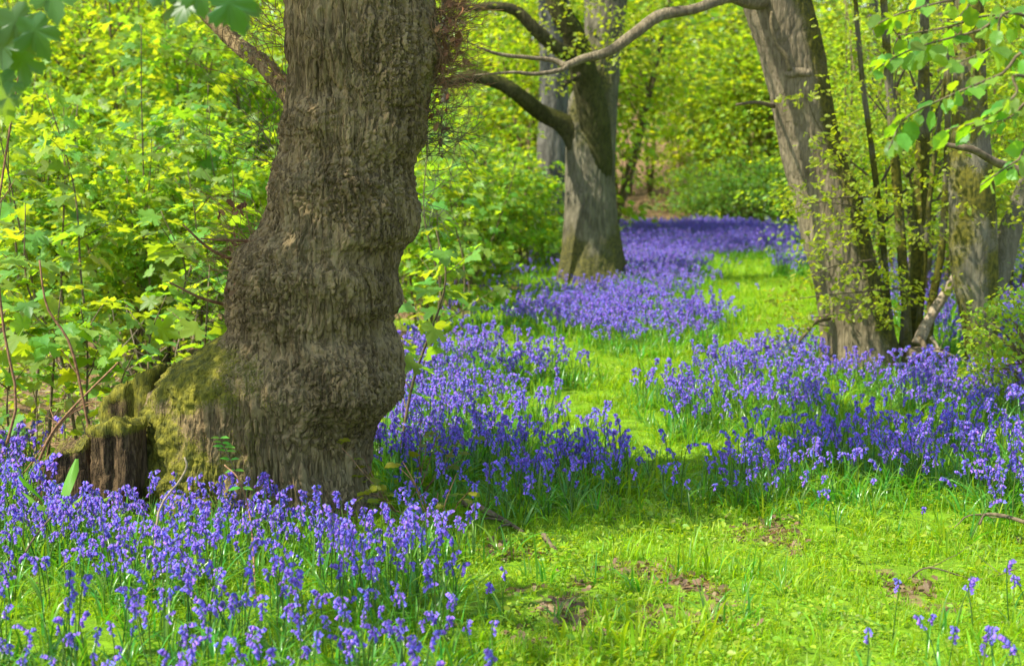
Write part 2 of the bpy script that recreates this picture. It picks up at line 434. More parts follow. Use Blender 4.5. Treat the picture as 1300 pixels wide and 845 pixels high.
LITTER = [gpoly([(640, 800), (690, 765), (740, 745), (800, 725), (870, 735), (920, 765), (910, 800), (820, 815), (700, 830)]),
          gpoly([(930, 670), (1000, 655), (1040, 675), (1000, 695), (940, 690)]),
          gpoly([(770, 712), (830, 705), (880, 718), (800, 730)]),
          gpoly([(1090, 735), (1180, 725), (1200, 750), (1110, 760)]),
          gpoly([(-60, 700), (30, 690), (60, 720), (30, 760), (-80, 770)]),
          gpoly([(600, 690), (680, 700), (700, 720), (620, 725)])]

def grass_at(x, y):
    """1 on the grassy ride, 0 in the thicket and on the bank"""
    px, py = proj(np.stack([x, y, np.zeros_like(x)], 1))
    left_edge = np.interp(y, [0, 7.5, 9, 11, 14, 17, 20, 24, 30, 40, 60],
                          [-4, -3.2, -1.6, -1.4, -1.3, -1.0, -0.5, -0.2, 0.8, 1.8, 2.4])
    right_edge = np.interp(y, [0, 9, 12, 14, 17, 24, 40, 60], [6, 5, 5.5, 6.2, 5.8, 5.2, 7, 8])
    nz = n2(x, y, 1.2, 3) * 0.9
    g = sstep(-0.5, 0.4, x - left_edge + nz) * sstep(-0.5, 0.4, right_edge - x + nz)
    g *= 1 - sstep(40, 43, y + nz)
    for L in LITTER:
        g = np.where(inpoly(x + 0.22 * n2(x, y, 0.25, 8), y + 0.5 * n2(x, y, 0.3, 12), L) & (n2(x, y, 0.22, 19) > -0.12), g * 0.36, g)
    return g

# ------------------------------------------------------------------ ground
xs = np.concatenate([-np.geomspace(400, 8, 40), np.arange(-7.9, 8, 0.11), np.geomspace(8, 400, 40)])
ys = np.concatenate([np.linspace(-120, 4.5, 20), np.arange(4.6, 13, 0.09), np.arange(13, 46, 0.3), np.geomspace(46, 500, 50)])
gxx, gyy = np.meshgrid(xs, ys)
gz = H(gxx, gyy)
V = np.stack([gxx.ravel(), gyy.ravel(), gz.ravel()], 1)
nr, nc = gxx.shape
ii = np.arange(nr - 1)[:, None] * nc + np.arange(nc - 1)[None, :]
Q = np.stack([ii, ii + 1, ii + nc + 1, ii + nc], -1).reshape(-1, 4)
gme = mk_mesh('ground', V, Q, attrs={'grassy': grass_at(V[:, 0], V[:, 1])}, mat=M['ground'])
go = link(bpy.data.objects.new('ground', gme)); go['kind'] = 'structure'
go['label'] = 'woodland floor with a grassy ride between the trees'; go['category'] = 'ground'

# ------------------------------------------------------------------ leaf shapes (x across, y along, z up)
def fan(outline, c, zf):
    P = np.array([c] + outline, float)
    n = len(outline)
    T = np.array([[0, 1 + i, 1 + (i + 1) % n] for i in range(n)])
    V = np.zeros((n + 1, 3)); V[:, :2] = P; V[:, 2] = [zf(*q) for q in P]
    return V, T

def mirror(right):
    return right + [(-x, y) for x, y in reversed(right) if abs(x) > 1e-6]

def with_stalk(V, T, l=0.55, w=0.02):
    n = len(V)
    s = np.array([[-w, -l, 0.12], [w, -l, 0.12], [w, 0.02, 0], [-w, 0.02, 0]])
    return np.vstack([V, s]), np.vstack([T, [[n, n + 1, n + 2], [n, n + 2, n + 3]]])

zs = lambda x, y: 0.16 * abs(x) - 0.28 * y * y + 0.05 * math.sin(9 * x + 5 * y)
SYC = with_stalk(*fan(mirror([(0, 0.06), (0.24, -0.06), (0.40, 0.10), (0.30, 0.28), (0.56, 0.42), (0.50, 0.66), (0.24, 0.56), (0.22, 0.82), (0, 1.02)]), (0, 0.30), zs))
SYC_HI = with_stalk(*fan(mirror([(0, 0.05), (0.14, -0.05), (0.26, -0.07), (0.33, 0.0), (0.42, 0.05), (0.38, 0.13), (0.42, 0.20), (0.30, 0.27), (0.42, 0.33), (0.56, 0.38), (0.55, 0.48), (0.62, 0.58), (0.50, 0.60), (0.50, 0.72), (0.36, 0.66), (0.22, 0.56), (0.26, 0.68), (0.20, 0.75), (0.22, 0.86), (0.10, 0.92), (0, 1.06)]), (0, 0.30), zs))
zh = lambda x, y: 0.14 * abs(x) - 0.16 * y * y + 0.03 * math.sin(11 * y)
HAZ = with_stalk(*fan(mirror([(0, 0.0), (0.16, 0.03), (0.27, 0.12), (0.32, 0.26), (0.39, 0.36), (0.37, 0.47), (0.41, 0.58), (0.34, 0.68), (0.28, 0.80), (0.16, 0.86), (0.07, 0.96), (0, 1.06)]), (0, 0.45), zh), l=0.25, w=0.02)
LF6 = fan(mirror([(0, 0), (0.26, 0.25), (0.28, 0.6), (0, 1.0)]), (0, 0.45), zh)
V4 = np.array([[0, 0, 0], [0.3, 0.45, 0.06], [0, 1, -0.12], [-0.3, 0.45, 0.06]]); LF4 = (V4, np.array([[0, 1, 2], [0, 2, 3]]))
OAK = fan([(0, 0), (0.12, 0.2), (0.22, 0.32), (0.16, 0.42), (0.3, 0.58), (0.22, 0.7), (0.28, 0.84), (0, 1.0), (-0.26, 0.82), (-0.22, 0.68), (-0.3, 0.55), (-0.16, 0.42), (-0.24, 0.3), (-0.1, 0.18)], (0, 0.5), zh)

def frames(d, n):
    y = norm(d); z = norm(n - (n * y).sum(-1, keepdims=True) * y); x = np.cross(y, z)
    return x, y, z

def put_leaves(tpl, pos, d, n, size, rnd):
    tv, tf = tpl
    x, y, z = frames(np.asarray(d, float), np.asarray(n, float))
    s = np.asarray(size)[:, None, None]
    V = pos[:, None] + s * (tv[None, :, 0:1] * x[:, None] + tv[None, :, 1:2] * y[:, None] + tv[None, :, 2:3] * z[:, None])
    k, m = len(pos), len(tv)
    T = (np.arange(k)[:, None, None] * m + tf[None]).reshape(-1, 3)
    return V.reshape(-1, 3), T, np.repeat(rnd, m)

def leaf_obj(me, pos, d, n, size, parent, base):
    x, y, z = frames(np.asarray(d, float)[None], np.asarray(n, float)[None])
    o = bpy.data.objects.new('leaf', me)
    m = Matrix.Identity(4)
    for c, v in enumerate((x[0], y[0], z[0])):
        for r in range(3): m[r][c] = v[r] * size
    for r in range(3): m[r][3] = pos[r] - base[r]
    link(o, parent); o.matrix_basis = m
    return o

def leaf_mesh(name, tpl, pos, d, n, size, rng, mat):
    V, T, A = put_leaves(tpl, np.asarray(pos), d, n, size, rng.random(len(pos)))
    return mk_mesh(name, V, None, T, True, {'rnd': A}, mat)

def spray_leaves(rng, C, out, per, rh, rv, size, droop=0.15, up=0.55):
    """flat sprays of leaves round the points C, each fanned outwards"""
    k = len(C)
    a = rng.uniform(0, 2 * math.pi, (k, per)); r = np.sqrt(rng.random((k, per))) * rh
    p = np.stack([np.cos(a) * r, np.sin(a) * r, rng.normal(0, rv, (k, per)) - 0.25 * r * r / max(rh, 1e-6)], -1) + C[:, None]
    d = np.stack([np.cos(a), np.sin(a), np.full_like(a, -droop)], -1) * 0.8 + out[:, None] * 0.7 + rng.normal(0, 0.35, (k, per, 3))
    n = np.array([0, 0, 1.0]) + rng.normal(0, up, (k, per, 3))
    s = size * rng.uniform(0.6, 1.15, (k, per))
    return p.reshape(-1, 3), d.reshape(-1, 3), n.reshape(-1, 3), s.ravel()

# ------------------------------------------------------------------ tree trunks
def bark_disp(P, depth, k=24.0, vs=0.2):
    """furrowed ridges running up the trunk: V-shaped fissures between flat-topped ridges"""
    w = np.stack([perlin(P * 4 + 11), perlin(P * 4 + 37), perlin(P * 4 + 71)], 1)
    w2 = np.stack([perlin(P * 12 + 7), perlin(P * 12 + 17), perlin(P * 12 + 27)], 1)
    q = P + 0.03 * w + 0.010 * w2
    q = q * np.array([k, k, k * vs])
    a = np.clip(np.abs(perlin(q)) / 0.34, 0, 1) ** 0.75
    b = np.clip(np.abs(perlin(q * np.array([1.9, 1.9, 2.6]) + 5)) / 0.32, 0, 1) ** 0.8
    c = perlin(q * np.array([3.3, 3.3, 9.0]))
    return depth * ((a - 1) * 1.0 + 0.5 * (b - 1) * a + 0.22 * c)

def trunk_mesh(name, rows, mat, cols=96, step=0.02, depth=0.012, k=24.0, vs=0.2, moss=None, flare=0.0, seed=0.0, lobes=5):
    """rows: (x, y, z, radius) from the foot up"""
    R_ = np.array(rows, float)
    z = R_[:, 2]; zz = np.arange(z[0], z[-1], step)
    sp = smooth_path(R_, 400)
    f = lambda c: np.interp(zz, sp[:, 2], sp[:, c])
    cx, cy, rr = f(0), f(1), f(3)
    th = np.linspace(0, 2 * math.pi, cols, endpoint=False)
    TH, ZZ = np.meshgrid(th, zz)
    rad = np.repeat(rr[:, None], cols, 1)
    lump = perlin(np.stack([np.cos(TH).ravel() * 1.3 + seed, np.sin(TH).ravel() * 1.3, ZZ.ravel() * 1.1], 1)).reshape(TH.shape)
    rad = rad * (1 + 0.10 * lump)
    g0 = Z0 = z[0]
    fl = np.exp(-np.clip(ZZ - g0, 0, None) / 0.22) * flare
    rad = rad + fl * (0.55 + 0.45 * np.cos(lobes * TH + seed * 3 + 0.8 * np.sin(2 * TH)))
    P = np.stack([cx[:, None] + rad * np.cos(TH), cy[:, None] + rad * np.sin(TH), ZZ], -1).reshape(-1, 3)
    nrm = np.stack([np.cos(TH), np.sin(TH), np.zeros_like(TH)], -1).reshape(-1, 3)
    P2 = P + nrm * bark_disp(P + seed * 5, depth, k, vs)[:, None]
    ms = np.zeros(len(P)) if moss is None else moss(P, TH.ravel(), ZZ.ravel())
    n = len(zz)
    i = np.arange(n - 1)[:, None] * cols; j = np.arange(cols)[None, :]; j2 = (j + 1) % cols
    Q = np.stack([i + j, i + j2, i + cols + j2, i + cols + j], -1).reshape(-1, 4)
    return mk_mesh(name, P2, Q, None, True, {'moss': ms}, mat)

def limb_mesh(name, pts, radii, mat, k=18, n=60, depth=0.006, moss_up=0.0):
    P = smooth_path(pts, n); R = np.interp(np.linspace(0, 1, n), np.linspace(0, 1, len(radii)), radii)
    V, Q, T = tube(P, R, k)
    c = np.vstack([np.repeat(P, k, 0), P[:1], P[-1:]])
    nn = norm(V - c)
    V = V + nn * (bark_disp(V, depth, 26, 0.35) + 0.18 * np.repeat(np.append(R, [0, 0]), np.append(np.full(n, k), [1, 1]))[:len(V)][:, None].ravel() * 0 )[:, None]
    ms = np.clip(moss_up * (nn[:, 2] * 0.5 + 0.55), 0, 1)
    return mk_mesh(name, V, Q, T, True, {'moss': ms}, mat)

def crown_mesh(name, rng, center, radii, n_spray, per, size, tpl, mat, rh=0.45, rv=0.1, hollow=0.35):
    u = norm(rng.normal(size=(n_spray, 3)))
    r = (hollow + (1 - hollow) * rng.random(n_spray) ** 0.6)[:, None]
    # ragged outline: the radius varies with direction
    rag = 1 + 0.45 * perlin(u * 2.3 + np.array(center) * 0.7)[:, None]
    C = np.array(center) + u * r * rag * np.array(radii)
    p, d, n, s = spray_leaves(rng, C, u * np.array([1, 1, 0.3]), per, rh, rv, size)
    return leaf_mesh(name, tpl, p, d, n, s, rng, mat), C

def boughs(rng, start, targets, r0, k=6):
    g = Geo()
    for t in targets:
        m = (start + t) / 2 + rng.normal(0, 0.12, 3) * np.linalg.norm(t - start)
        P = smooth_path([start, m, t], 12)
        g.add(*tube(P, np.linspace(r0, r0 * 0.12, 12), k))
    return g

# ---- the old oak
OY = 8.35
LP = np.array([(-60, 352), (0, 357), (50, 362), (100, 366), (140, 363), (165, 366), (186, 359), (199, 349), (232, 340), (260, 337), (280, 331), (293, 324), (316, 300), (343, 291), (369, 286), (386, 286), (402, 288), (416, 291), (445, 292), (475, 288), (505, 284), (540, 278), (580, 270), (620, 258), (660, 240), (700, 225)], float)
RP = np.array([(-60, 548), (0, 553), (30, 561), (66, 563), (100, 554), (133, 546), (165, 545), (179, 542), (199, 528), (215, 525), (245, 530), (265, 535), (290, 533), (305, 524), (316, 512), (343, 503), (369, 508), (386, 511), (402, 499), (416, 500), (445, 513), (475, 515), (495, 513), (505, 509), (513, 504), (523, 492), (536, 477), (563, 467), (596, 464), (619, 466), (640, 474), (660, 488), (700, 510)], float)
BP = np.array([(-60, 380), (330, 340), (380, 300), (416, 291), (446, 252), (465, 214), (485, 197), (512, 189), (540, 186), (570, 181), (610, 176), (660, 165), (700, 155)], float)

def old_oak():
    zz = np.concatenate([np.arange(-0.12, 2.75, 0.0052), np.arange(2.75, 3.9, 0.03)])
    cols = 600
    py = proj(np.stack([np.full_like(zz, -1.0), np.full_like(zz, OY), zz], 1))[1]
    pyc = np.maximum(py, -60)
    wl = gx(np.interp(pyc, LP[:, 0], LP[:, 1]), OY, zz); wr = gx(np.interp(pyc, RP[:, 0], RP[:, 1]), OY, zz)
    wb = gx(np.interp(pyc, BP[:, 0], BP[:, 1]), OY, zz)
    up = np.clip(zz - 2.7, 0, None)
    wl = wl + 0.02 * up; wr = wr - 0.02 * up
    # smoothed centre line and half width
    def sm(a, s):
        k = np.exp(-0.5 * (np.arange(-3 * s, 3 * s + 1) / s) ** 2); k /= k.sum()
        return np.convolve(np.pad(a, 3 * s, mode='edge'), k, 'valid')
    cx = sm((wl + wr) / 2, 22); hw = sm((wr - wl) / 2, 22)
    el = sm(cx - wl, 2); er = sm(wr - cx, 2); eb = sm(cx - wb, 2)
    th = np.concatenate([np.linspace(0, math.pi, 140, endpoint=False), np.linspace(math.pi, 2 * math.pi, cols - 140, endpoint=False)])
    TH, ZZ = np.meshgrid(th, zz)
    c = np.cos(TH); s = np.sin(TH)
    w = np.abs(c) ** 1.6
    edge = np.where(c > 0, er[:, None], el[:, None])
    rad = hw[:, None] * (1 - w) + edge * w
    # front burrs: (px, py, size, bulge)
    X = cx[:, None] + rad * c; Yf = OY + rad * s
    PX, PY = proj(np.stack([X.ravel(), Yf.ravel(), ZZ.ravel()], 1))
    PX = PX.reshape(X.shape); PY = PY.reshape(X.shape)
    front = s < 0.25
    rough = np.zeros_like(rad)
    for (bx, by, sx, sy, amp, ro) in [(448, 492, 62, 34, 0.085, 0.8), (420, 520, 36, 16, 0.03, 0.5), (455, 238, 60, 42, 0.06, 0.9), (520, 85, 46, 55, 0.07, 1.0),
                                      (405, 150, 34, 16, 0.035, 0.6), (335, 365, 42, 40, 0.06, 1.0), (425, 356, 60, 16, 0.058, 0.5), (380, 312, 40, 14, 0.03, 0.4), (470, 208, 50, 10, -0.018, 0.3), (480, 300, 40, 18, 0.03, 0.3), (415, 118, 40, 9, -0.012, 0.3), (410, 60, 24, 14, 0.02, 0.3),
                                      (470, 392, 40, 22, 0.035, 0.6), (350, 420, 50, 14, 0.03, 0.5), (365, 235, 26, 22, 0.035, 0.7), (500, 180, 30, 22, 0.03, 0.7), (360, 160, 20, 18, 0.03, 0.8), (440, 434, 50, 12, -0.026, 0.4),
                                      (350, 560, 26, 80, -0.03, 0.0), (410, 590, 22, 60, -0.055, 0.0), (455, 590, 22, 70, 0.03, 0.0), (380, 600, 18, 60, 0.03, 0.0)]:
        gss = np.exp(-0.5 * (((PX - bx) / sx) ** 2 + ((PY - by) / sy) ** 2)) * np.clip(-s * 1.35 - 0.12, 0, 1)
        rad = rad + amp * gss
        if ro: rough = np.maximum(rough, ro * np.minimum(1, 1.5 * front * np.exp(-0.5 * (((PX - bx) / sx) ** 2 + ((PY - by) / sy) ** 2))))
    for (tc, zc, st, sz, amp) in [(1.2, 1.2, 0.5, 0.25, 0.08), (2.0, 2.0, 0.4, 0.3, 0.07), (0.9, 0.3, 0.4, 0.3, 0.1)]:
        rad = rad + amp * np.exp(-0.5 * (((TH - tc) / st) ** 2 + ((ZZ - zc) / sz) ** 2))
    # buttress to the left
    bz = np.clip(eb - el, 0, None)[:, None]
    lobe = np.exp(-0.5 * (np.abs(TH - (math.pi + 0.16)) / np.where(TH > math.pi + 0.16, 0.62, 0.42)) ** 1.45)
    rad = rad + bz * lobe
    rad = rad + np.exp(-np.clip(ZZ, 0, None) / 0.16) * 0.07 * (0.5 + 0.5 * np.cos(7 * TH + 1.2 * np.sin(3 * TH)))
    P = np.stack([cx[:, None] + rad * c, OY + rad * s, ZZ], -1).reshape(-1, 3)
    nr_ = np.stack([c, s, np.zeros_like(c)], -1).reshape(-1, 3)
    R = rough.ravel()
    med = 0.014 * perlin(P * 5.5 + 3) + 0.008 * perlin(P * 13 + 9)
    warp = P + 0.05 * R[:, None] * np.stack([perlin(P * 7 + 1), perlin(P * 7 + 21), perlin(P * 7 + 51)], 1)
    fis = bark_disp(warp, 0.029, 22.0, 0.13)
    nod = -0.020 * (1 - np.clip(np.abs(perlin(P * np.array([26, 26, 22]) + 0.6 * R[:, None] + 4)) / 0.35, 0, 1)) - 0.014 * (1 - np.clip(np.abs(perlin(P * 55 + 14)) / 0.3, 0, 1)) + 0.020 * perlin(P * 10 + 8)
    dsp = med + fis * (1 - 0.6 * R) + nod * R
    # moss: on the buttress, the left rim and low down
    TR = TH.ravel(); zf = ZZ.ravel()
    ang = np.abs(TR - (math.pi + 0.10))
    nz = perlin(P * 3.1 + 60) + 0.5 * perlin(P * 9 + 33)
    moss = np.clip((bz * lobe).ravel() * 3.2, 0, 0.85) + 0.34 * np.exp(-(ang / 0.30) ** 2) * sstep(1.95, 1.5, zf) + 0.48 * sstep(1.25, 0.45, ang) * sstep(0.95, 0.2, zf) + 0.10 * np.exp(-(ang / 0.4) ** 2)
    moss = moss + 0.35 * np.exp(-((TR - 5.9) / 0.25) ** 2) * sstep(1.7, 2.1, zf)
    moss = np.clip(moss * (0.95 + 1.3 * nz), 0, 1)
    fuzz = 0.030 * perlin(P * 9 + 2) + 0.014 * perlin(P * 28) + 0.010 * np.abs(perlin(P * 60 + 7))
    dsp = dsp * (1 - 0.45 * moss) + fuzz * moss
    P = P + nr_ * dsp[:, None]
    n = len(zz)
    i = np.arange(n - 1)[:, None] * cols; j = np.arange(cols)[None, :]; j2 = (j + 1) % cols
    Q = np.stack([i + j, i + j2, i + cols + j2, i + cols + j], -1).reshape(-1, 4)
    me = mk_mesh('trunk', P, Q, None, True, {'moss': moss}, M['bark_old'])
    base = np.array([cx[20], OY, 0.0])
    return me, base, np.array([cx[-1], OY, 3.7]), cx, zz

def shift(me, base):
    me.transform(Matrix.Translation(-Vector(base)))
    return me

rng = np.random.default_rng(21)
tme, OB, OTOP, OCX, OZ = old_oak()
oak = thing('oak_tree', 'old gnarled oak with burred bark and a mossy buttress beside cut stumps', 'tree', OB)
part('trunk', shift(tme, OB), oak)
# limb behind the trunk, reaching up to the left
pts = [at(392, 150, 8.7), at(362, 112, 8.85), at(335, 82, 8.95), at(300, 55, 9.1), at(250, 5, 9.2), at(190, -80, 9.4)]
part('limb', shift(limb_mesh('limb', pts, [0.07, 0.055, 0.05, 0.045, 0.035, 0.02], M['bark_old'], moss_up=0.3), OB), oak)
tops = [OTOP + np.array(v) for v in [(-3.4, -1.3, 2.2), (2.9, 0.8, 3.2), (0.5, 3.0, 3.0), (-2.4, 1.6, 3.4), (1.4, -2.2, 3.8), (0.2, 0, 5.5)]]
for tq in tops:
    part('limb', shift(boughs(rng, OTOP - np.array([0, 0, 0.35]), [tq], 0.24, 12).mesh('limb', M['bark_far'], attr='moss'), OB), oak)
cm, _ = crown_mesh('crown', rng, OTOP + np.array([0.2, 0.4, 4.2]), (4.0, 3.4, 2.2), 55, 26, 0.13, LF6, M['yellow'], 0.5, 0.12)
part('crown', shift(cm, OB), oak)['kind'] = 'stuff'
cm, _ = crown_mesh('crown', rng, OTOP + np.array([-2.5, -1.25, 1.3]), (1.0, 0.85, 1.15), 125, 26, 0.13, LF6, M['yellow'], 0.45, 0.12)  # unseen leaf mass, added and shaped to keep the sun off the trunk
part('crown', shift(cm, OB), oak)['kind'] = 'stuff'

# twiggy shoots on the burrs of the old oak
def twig_tuft(rng, c, n, mean, spread, l0, l1, r=0.0022, fork=0.6, lift=0.05):
    g = Geo(); tips = []
    for _ in range(n):
        d = np.array(mean) + rng.normal(0, spread, 3)
        L = rng.uniform(l0, l1)
        st = np.array(c) + rng.normal(0, 1, 3) * np.array([0.03, 0.06, 0.075])
        P, dd = wander(rng, st, d, L, 8, 0.5, lift)
        g.add(*tube(P, np.linspace(r, r * 0.4, 8), 4, False)); tips.append(P[-1])
        if rng.random() < fork:
            k = rng.integers(2, 6)
            P2, _ = wander(rng, P[k], dd + rng.normal(0, 0.6, 3), L * 0.55, 6, 0.5, lift)
            g.add(*tube(P2, np.linspace(r * 0.7, r * 0.3, 6), 4, False)); tips.append(P2[-1])
    return g, np.array(tips)

for (px, py, Y, n, mean, l0, l1, mt) in [
        (562, 30, 8.3, 150, (0.9, -0.2, 0.15), 0.10, 0.32, 'twig_red'), (556, 85, 8.3, 120, (0.9, -0.2, 0.0), 0.08, 0.28, 'twig_red'),
        (550, 130, 8.3, 34, (0.9, -0.1, 0.1), 0.15, 0.40, 'twig_red'), (542, 175, 8.3, 60, (0.9, -0.1, -0.05), 0.10, 0.42, 'twig'),
        (538, 260, 8.3, 16, (0.9, -0.2, -0.3), 0.10, 0.30, 'twig_pale'), (350, 195, 8.3, 22, (-0.8, -0.2, 0.45), 0.2, 0.55, 'twig'),
        (328, 300, 8.3, 22, (-0.9, -0.2, 0.4), 0.2, 0.5, 'twig_red'), (296, 340, 8.3, 26, (-0.9, -0.2, 0.15), 0.08, 0.35, 'twig_red'),
        (290, 400, 8.3, 12, (-0.9, -0.2, 0.3), 0.15, 0.4, 'twig'), (362, 100, 8.4, 24, (-0.8, 0, 0.7), 0.2, 0.6, 'twig_red'), (360, 30, 8.4, 22, (-0.8, 0, 0.4), 0.2, 0.55, 'twig_red')]:
    g, tips = twig_tuft(rng, at(px, py, Y), n, mean, 0.55, l0, l1, 0.0019, 0.9)
    part('twig_tuft', shift(g.mesh('twig_tuft', M[mt]), OB), oak)['kind'] = 'stuff'
# thicker dead shoots on the left flank
for a, b, c_ in [((300, 332), (265, 315), (232, 285)), ((292, 388), (255, 378), (215, 358)), ((330, 306), (290, 305), (255, 303))]:
    P = smooth_path([at(*a, 8.3), at(*b, 8.15), at(*c_, 8.05)], 10)
    part('dead_shoot', shift(Geo().add(*tube(P, np.linspace(0.011, 0.004, 10), 6)).mesh('dead_shoot', M['twig_red']), OB), oak)
# dead leaves caught in the tufts, yellow spring leaves beside the trunk
def scatter_leaves(px0, px1, py0, py1, Y, n, size, tpl, mat, rng, name, up=0.9):
    p = np.array([at(rng.uniform(px0, px1), rng.uniform(py0, py1), Y + rng.normal(0, 0.1)) for _ in range(n)])
    return leaf_mesh(name, tpl, p, rng.normal(size=(n, 3)), rng.normal(size=(n, 3)) * up + np.array([0, 0, 0.6]), size * rng.uniform(0.6, 1.2, n), rng, mat)
DEAD_ME = mk_mesh('dead_leaf', OAK[0] + np.stack([np.zeros(len(OAK[0])), np.zeros(len(OAK[0])), 0.3 * np.sin(5 * OAK[0][:, 1]) * (0.3 + np.abs(OAK[0][:, 0]))], 1), None, OAK[1], True, None, M['dead_red'])
for px0, px1, py0, py1, Y, n, size in [(560, 592, -5, 75, 8.2, 26, 0.05), (552, 574, 60, 150, 8.2, 12, 0.045), (285, 305, 300, 380, 8.2, 14, 0.045), (545, 562, 140, 200, 8.2, 8, 0.045), (275, 320, 262, 272, 8.2, 7, 0.05)]:
    for _ in range(n):
        o = leaf_obj(DEAD_ME, at(rng.uniform(px0, px1), rng.uniform(py0, py1), Y + rng.normal(0, 0.1)), rng.normal(size=3) + np.array([0.2, 0, -0.7]), rng.normal(size=3), size * rng.uniform(0.6, 1.2), oak, OB)
        o.name = 'dead_leaf'
part('young_leaf', shift(scatter_leaves(300, 362, 0, 120, 8.6, 90, 0.035, OAK, M['yellow'], rng, 'young_leaf'), OB), oak)['kind'] = 'stuff'
part('young_leaf', shift(scatter_leaves(560, 640, 10, 60, 8.9, 50, 0.03, OAK, M['yellow'], rng, 'young_leaf'), OB), oak)['kind'] = 'stuff'

# ---- cut mossy stumps at the foot of the old oak
def stump(name, label, px, Y, w, top, rng, tilt=(0, 0), lump=0.12, mat='cut_wood', moss_top=1.0, dep=1.0, side=0.0):
    x = gx(px, Y); z0 = -0.08
    cols, n = 72, 46
    th = np.linspace(0, 2 * math.pi, cols, endpoint=False)
    t = np.concatenate([np.linspace(0, 1, n), np.ones(12)])
    ins = np.concatenate([np.ones(n), np.linspace(0.96, 0.0, 12)])
    ins[n - 3:n] = [0.995, 0.985, 0.97]
    TH, TT = np.meshgrid(th, t); II = np.repeat(ins[:, None], cols, 1)
    r = w * (1 + 0.22 * (1 - TT) ** 2) * (1 + lump * perlin(np.stack([np.cos(TH).ravel() * 1.4 + x, np.sin(TH).ravel() * 1.4 + Y, TT.ravel() * 0.8], 1)).reshape(TH.shape) * 2) * II
    zt = top + tilt[0] * r * np.cos(TH) + tilt[1] * r * np.sin(TH)
    Z = z0 + (zt - z0) * TT
    P = np.stack([r * np.cos(TH), dep * r * np.sin(TH), Z], -1).reshape(-1, 3)
    isT = np.repeat(np.concatenate([np.zeros(n - 4), np.linspace(0.3, 1, 4), np.ones(12)])[:, None], cols, 1).ravel()
    nrm = norm(np.stack([np.cos(TH).ravel() * (1 - isT), np.sin(TH).ravel() * (1 - isT), isT + 0.01], -1))
    Pw = P + np.array([x, Y, 0])
    d = bark_disp(Pw, 0.016, 26, 0.12) * (1 - isT) + isT * (0.055 * perlin(Pw * 8) + 0.024 * perlin(Pw * 22) + 0.012 * np.abs(perlin(Pw * 60)))
    ms = np.clip(side * (0.8 + perlin(Pw * 5)) * sstep(0.2, 0.8, TT.ravel()) + isT * moss_top * (0.9 + 0.5 * perlin(Pw * 7)) + 0.35 * sstep(0.5, 1, TT.ravel()) * (perlin(Pw * 4) + 0.3), 0, 1)
    P = P + nrm * d[:, None]
    m = len(t)
    i = np.arange(m - 1)[:, None] * cols; j = np.arange(cols)[None, :]; j2 = (j + 1) % cols
    Q = np.stack([i + j, i + j2, i + cols + j2, i + cols + j], -1).reshape(-1, 4)
    me = mk_mesh(name, P, Q, None, True, {'moss': ms}, M[mat])
    return thing(name, label, 'stump', (x, Y, 0), me=me)
stump('tree_stump', 'short cut stump with a flat mossy top and bare brown side', 150, 8.02, 0.13, 0.46, rng, (0.10, 0.05), 0.25)
stump('tree_stump', 'taller stump with a thick cushion of moss against the oak buttress', 178, 8.42, 0.16, 0.61, rng, (0.50, -0.15), 0.35, moss_top=1.2, side=1.3)
stump('tree_stump', 'low dark slanting stump beside a broad pale green leaf', 88, 8.1, 0.15, 0.33, rng, (0.38, 0.0), 0.15, moss_top=0.35)

# ---- oak standing in the ride (middle distance)
MY = 23.4
def rows_px(L, Y):
    """(left px, right px, py) from the foot up -> rows x, y, z, r at distance Y"""
    o = []
    for l, r, py in L:
        a, b = at(l, py, Y), at(r, py, Y)
        o.append(((a[0] + b[0]) / 2, Y, a[2], (b[0] - a[0]) / 2))
    return o
rows = rows_px([(708, 803, 366), (712, 797, 350), (715, 791, 320), (717, 786, 280), (718, 783, 230), (718, 783, 170), (722, 785, 130), (735, 788, 95), (740, 791, 60), (742, 796, 0), (744, 800, -60), (750, 800, -200), (755, 795, -400)], MY)
rows[0] = (rows[0][0], MY, -0.1, rows[0][3])
MB_ = np.array([rows[0][0], MY, 0.0])
def moss_mid(P, th, z):
    nz = perlin(P * 2.4) + 0.6 * perlin(P * 6)
    return np.clip(sstep(1.1, 0.1, z + 0.5 * nz) * (0.5 + 0.5 * np.clip(-np.sin(th) * 0.4 + np.abs(np.cos(th)), 0, 1)) + 0.6 * sstep(0.9, 0.2, np.abs(z - 2.4)) * sstep(0.6, -0.5, np.cos(th)) * (0.6 + nz) + 0.6 * sstep(1.1, 0.3, np.abs(z - 2.7)) * sstep(1.3, 0.5, np.abs(th - 4.65)) * (0.8 + nz), 0, 0.9)
oak2 = thing('oak_tree', 'straight grey oak with a forked mossy limb standing among bluebells in mid ride', 'tree', MB_)
part('trunk', shift(trunk_mesh('trunk', rows, M['bark_mid'], 150, 0.02, 0.016, 15, 0.14, moss_mid, 0.14, 2.0, 6), MB_), oak2)
part('limb', shift(limb_mesh('limb', [at(764, 262, MY - 0.05), at(760, 205, MY - 0.14), at(753, 145, MY - 0.25), at(741, 92, MY - 0.42), at(728, 45, MY - 0.6), at(708, 8, MY - 0.7), at(695, -40, MY - 0.8), at(660, -160, MY - 1.2)], [0.10, 0.20, 0.22, 0.185, 0.155, 0.14, 0.12, 0.08], M['bark_limb'], 28, 90, 0.012, 0.9), MB_), oak2)
part('limb', shift(limb_mesh('limb', [at(748, 235, MY + 0.0), at(735, 186, MY - 0.06), at(716, 158, MY - 0.15), at(685, 142, MY - 0.35), at(655, 118, MY - 0.8), at(635, 106, MY - 0.9), at(600, 97, MY - 1.0), at(565, 104, MY - 1.1), at(520, 90, MY - 1.3)], [0.12, 0.17, 0.14, 0.115, 0.10, 0.095, 0.085, 0.07, 0.05], M['bark_limb'], 22, 90, 0.010, 0.7), MB_), oak2)
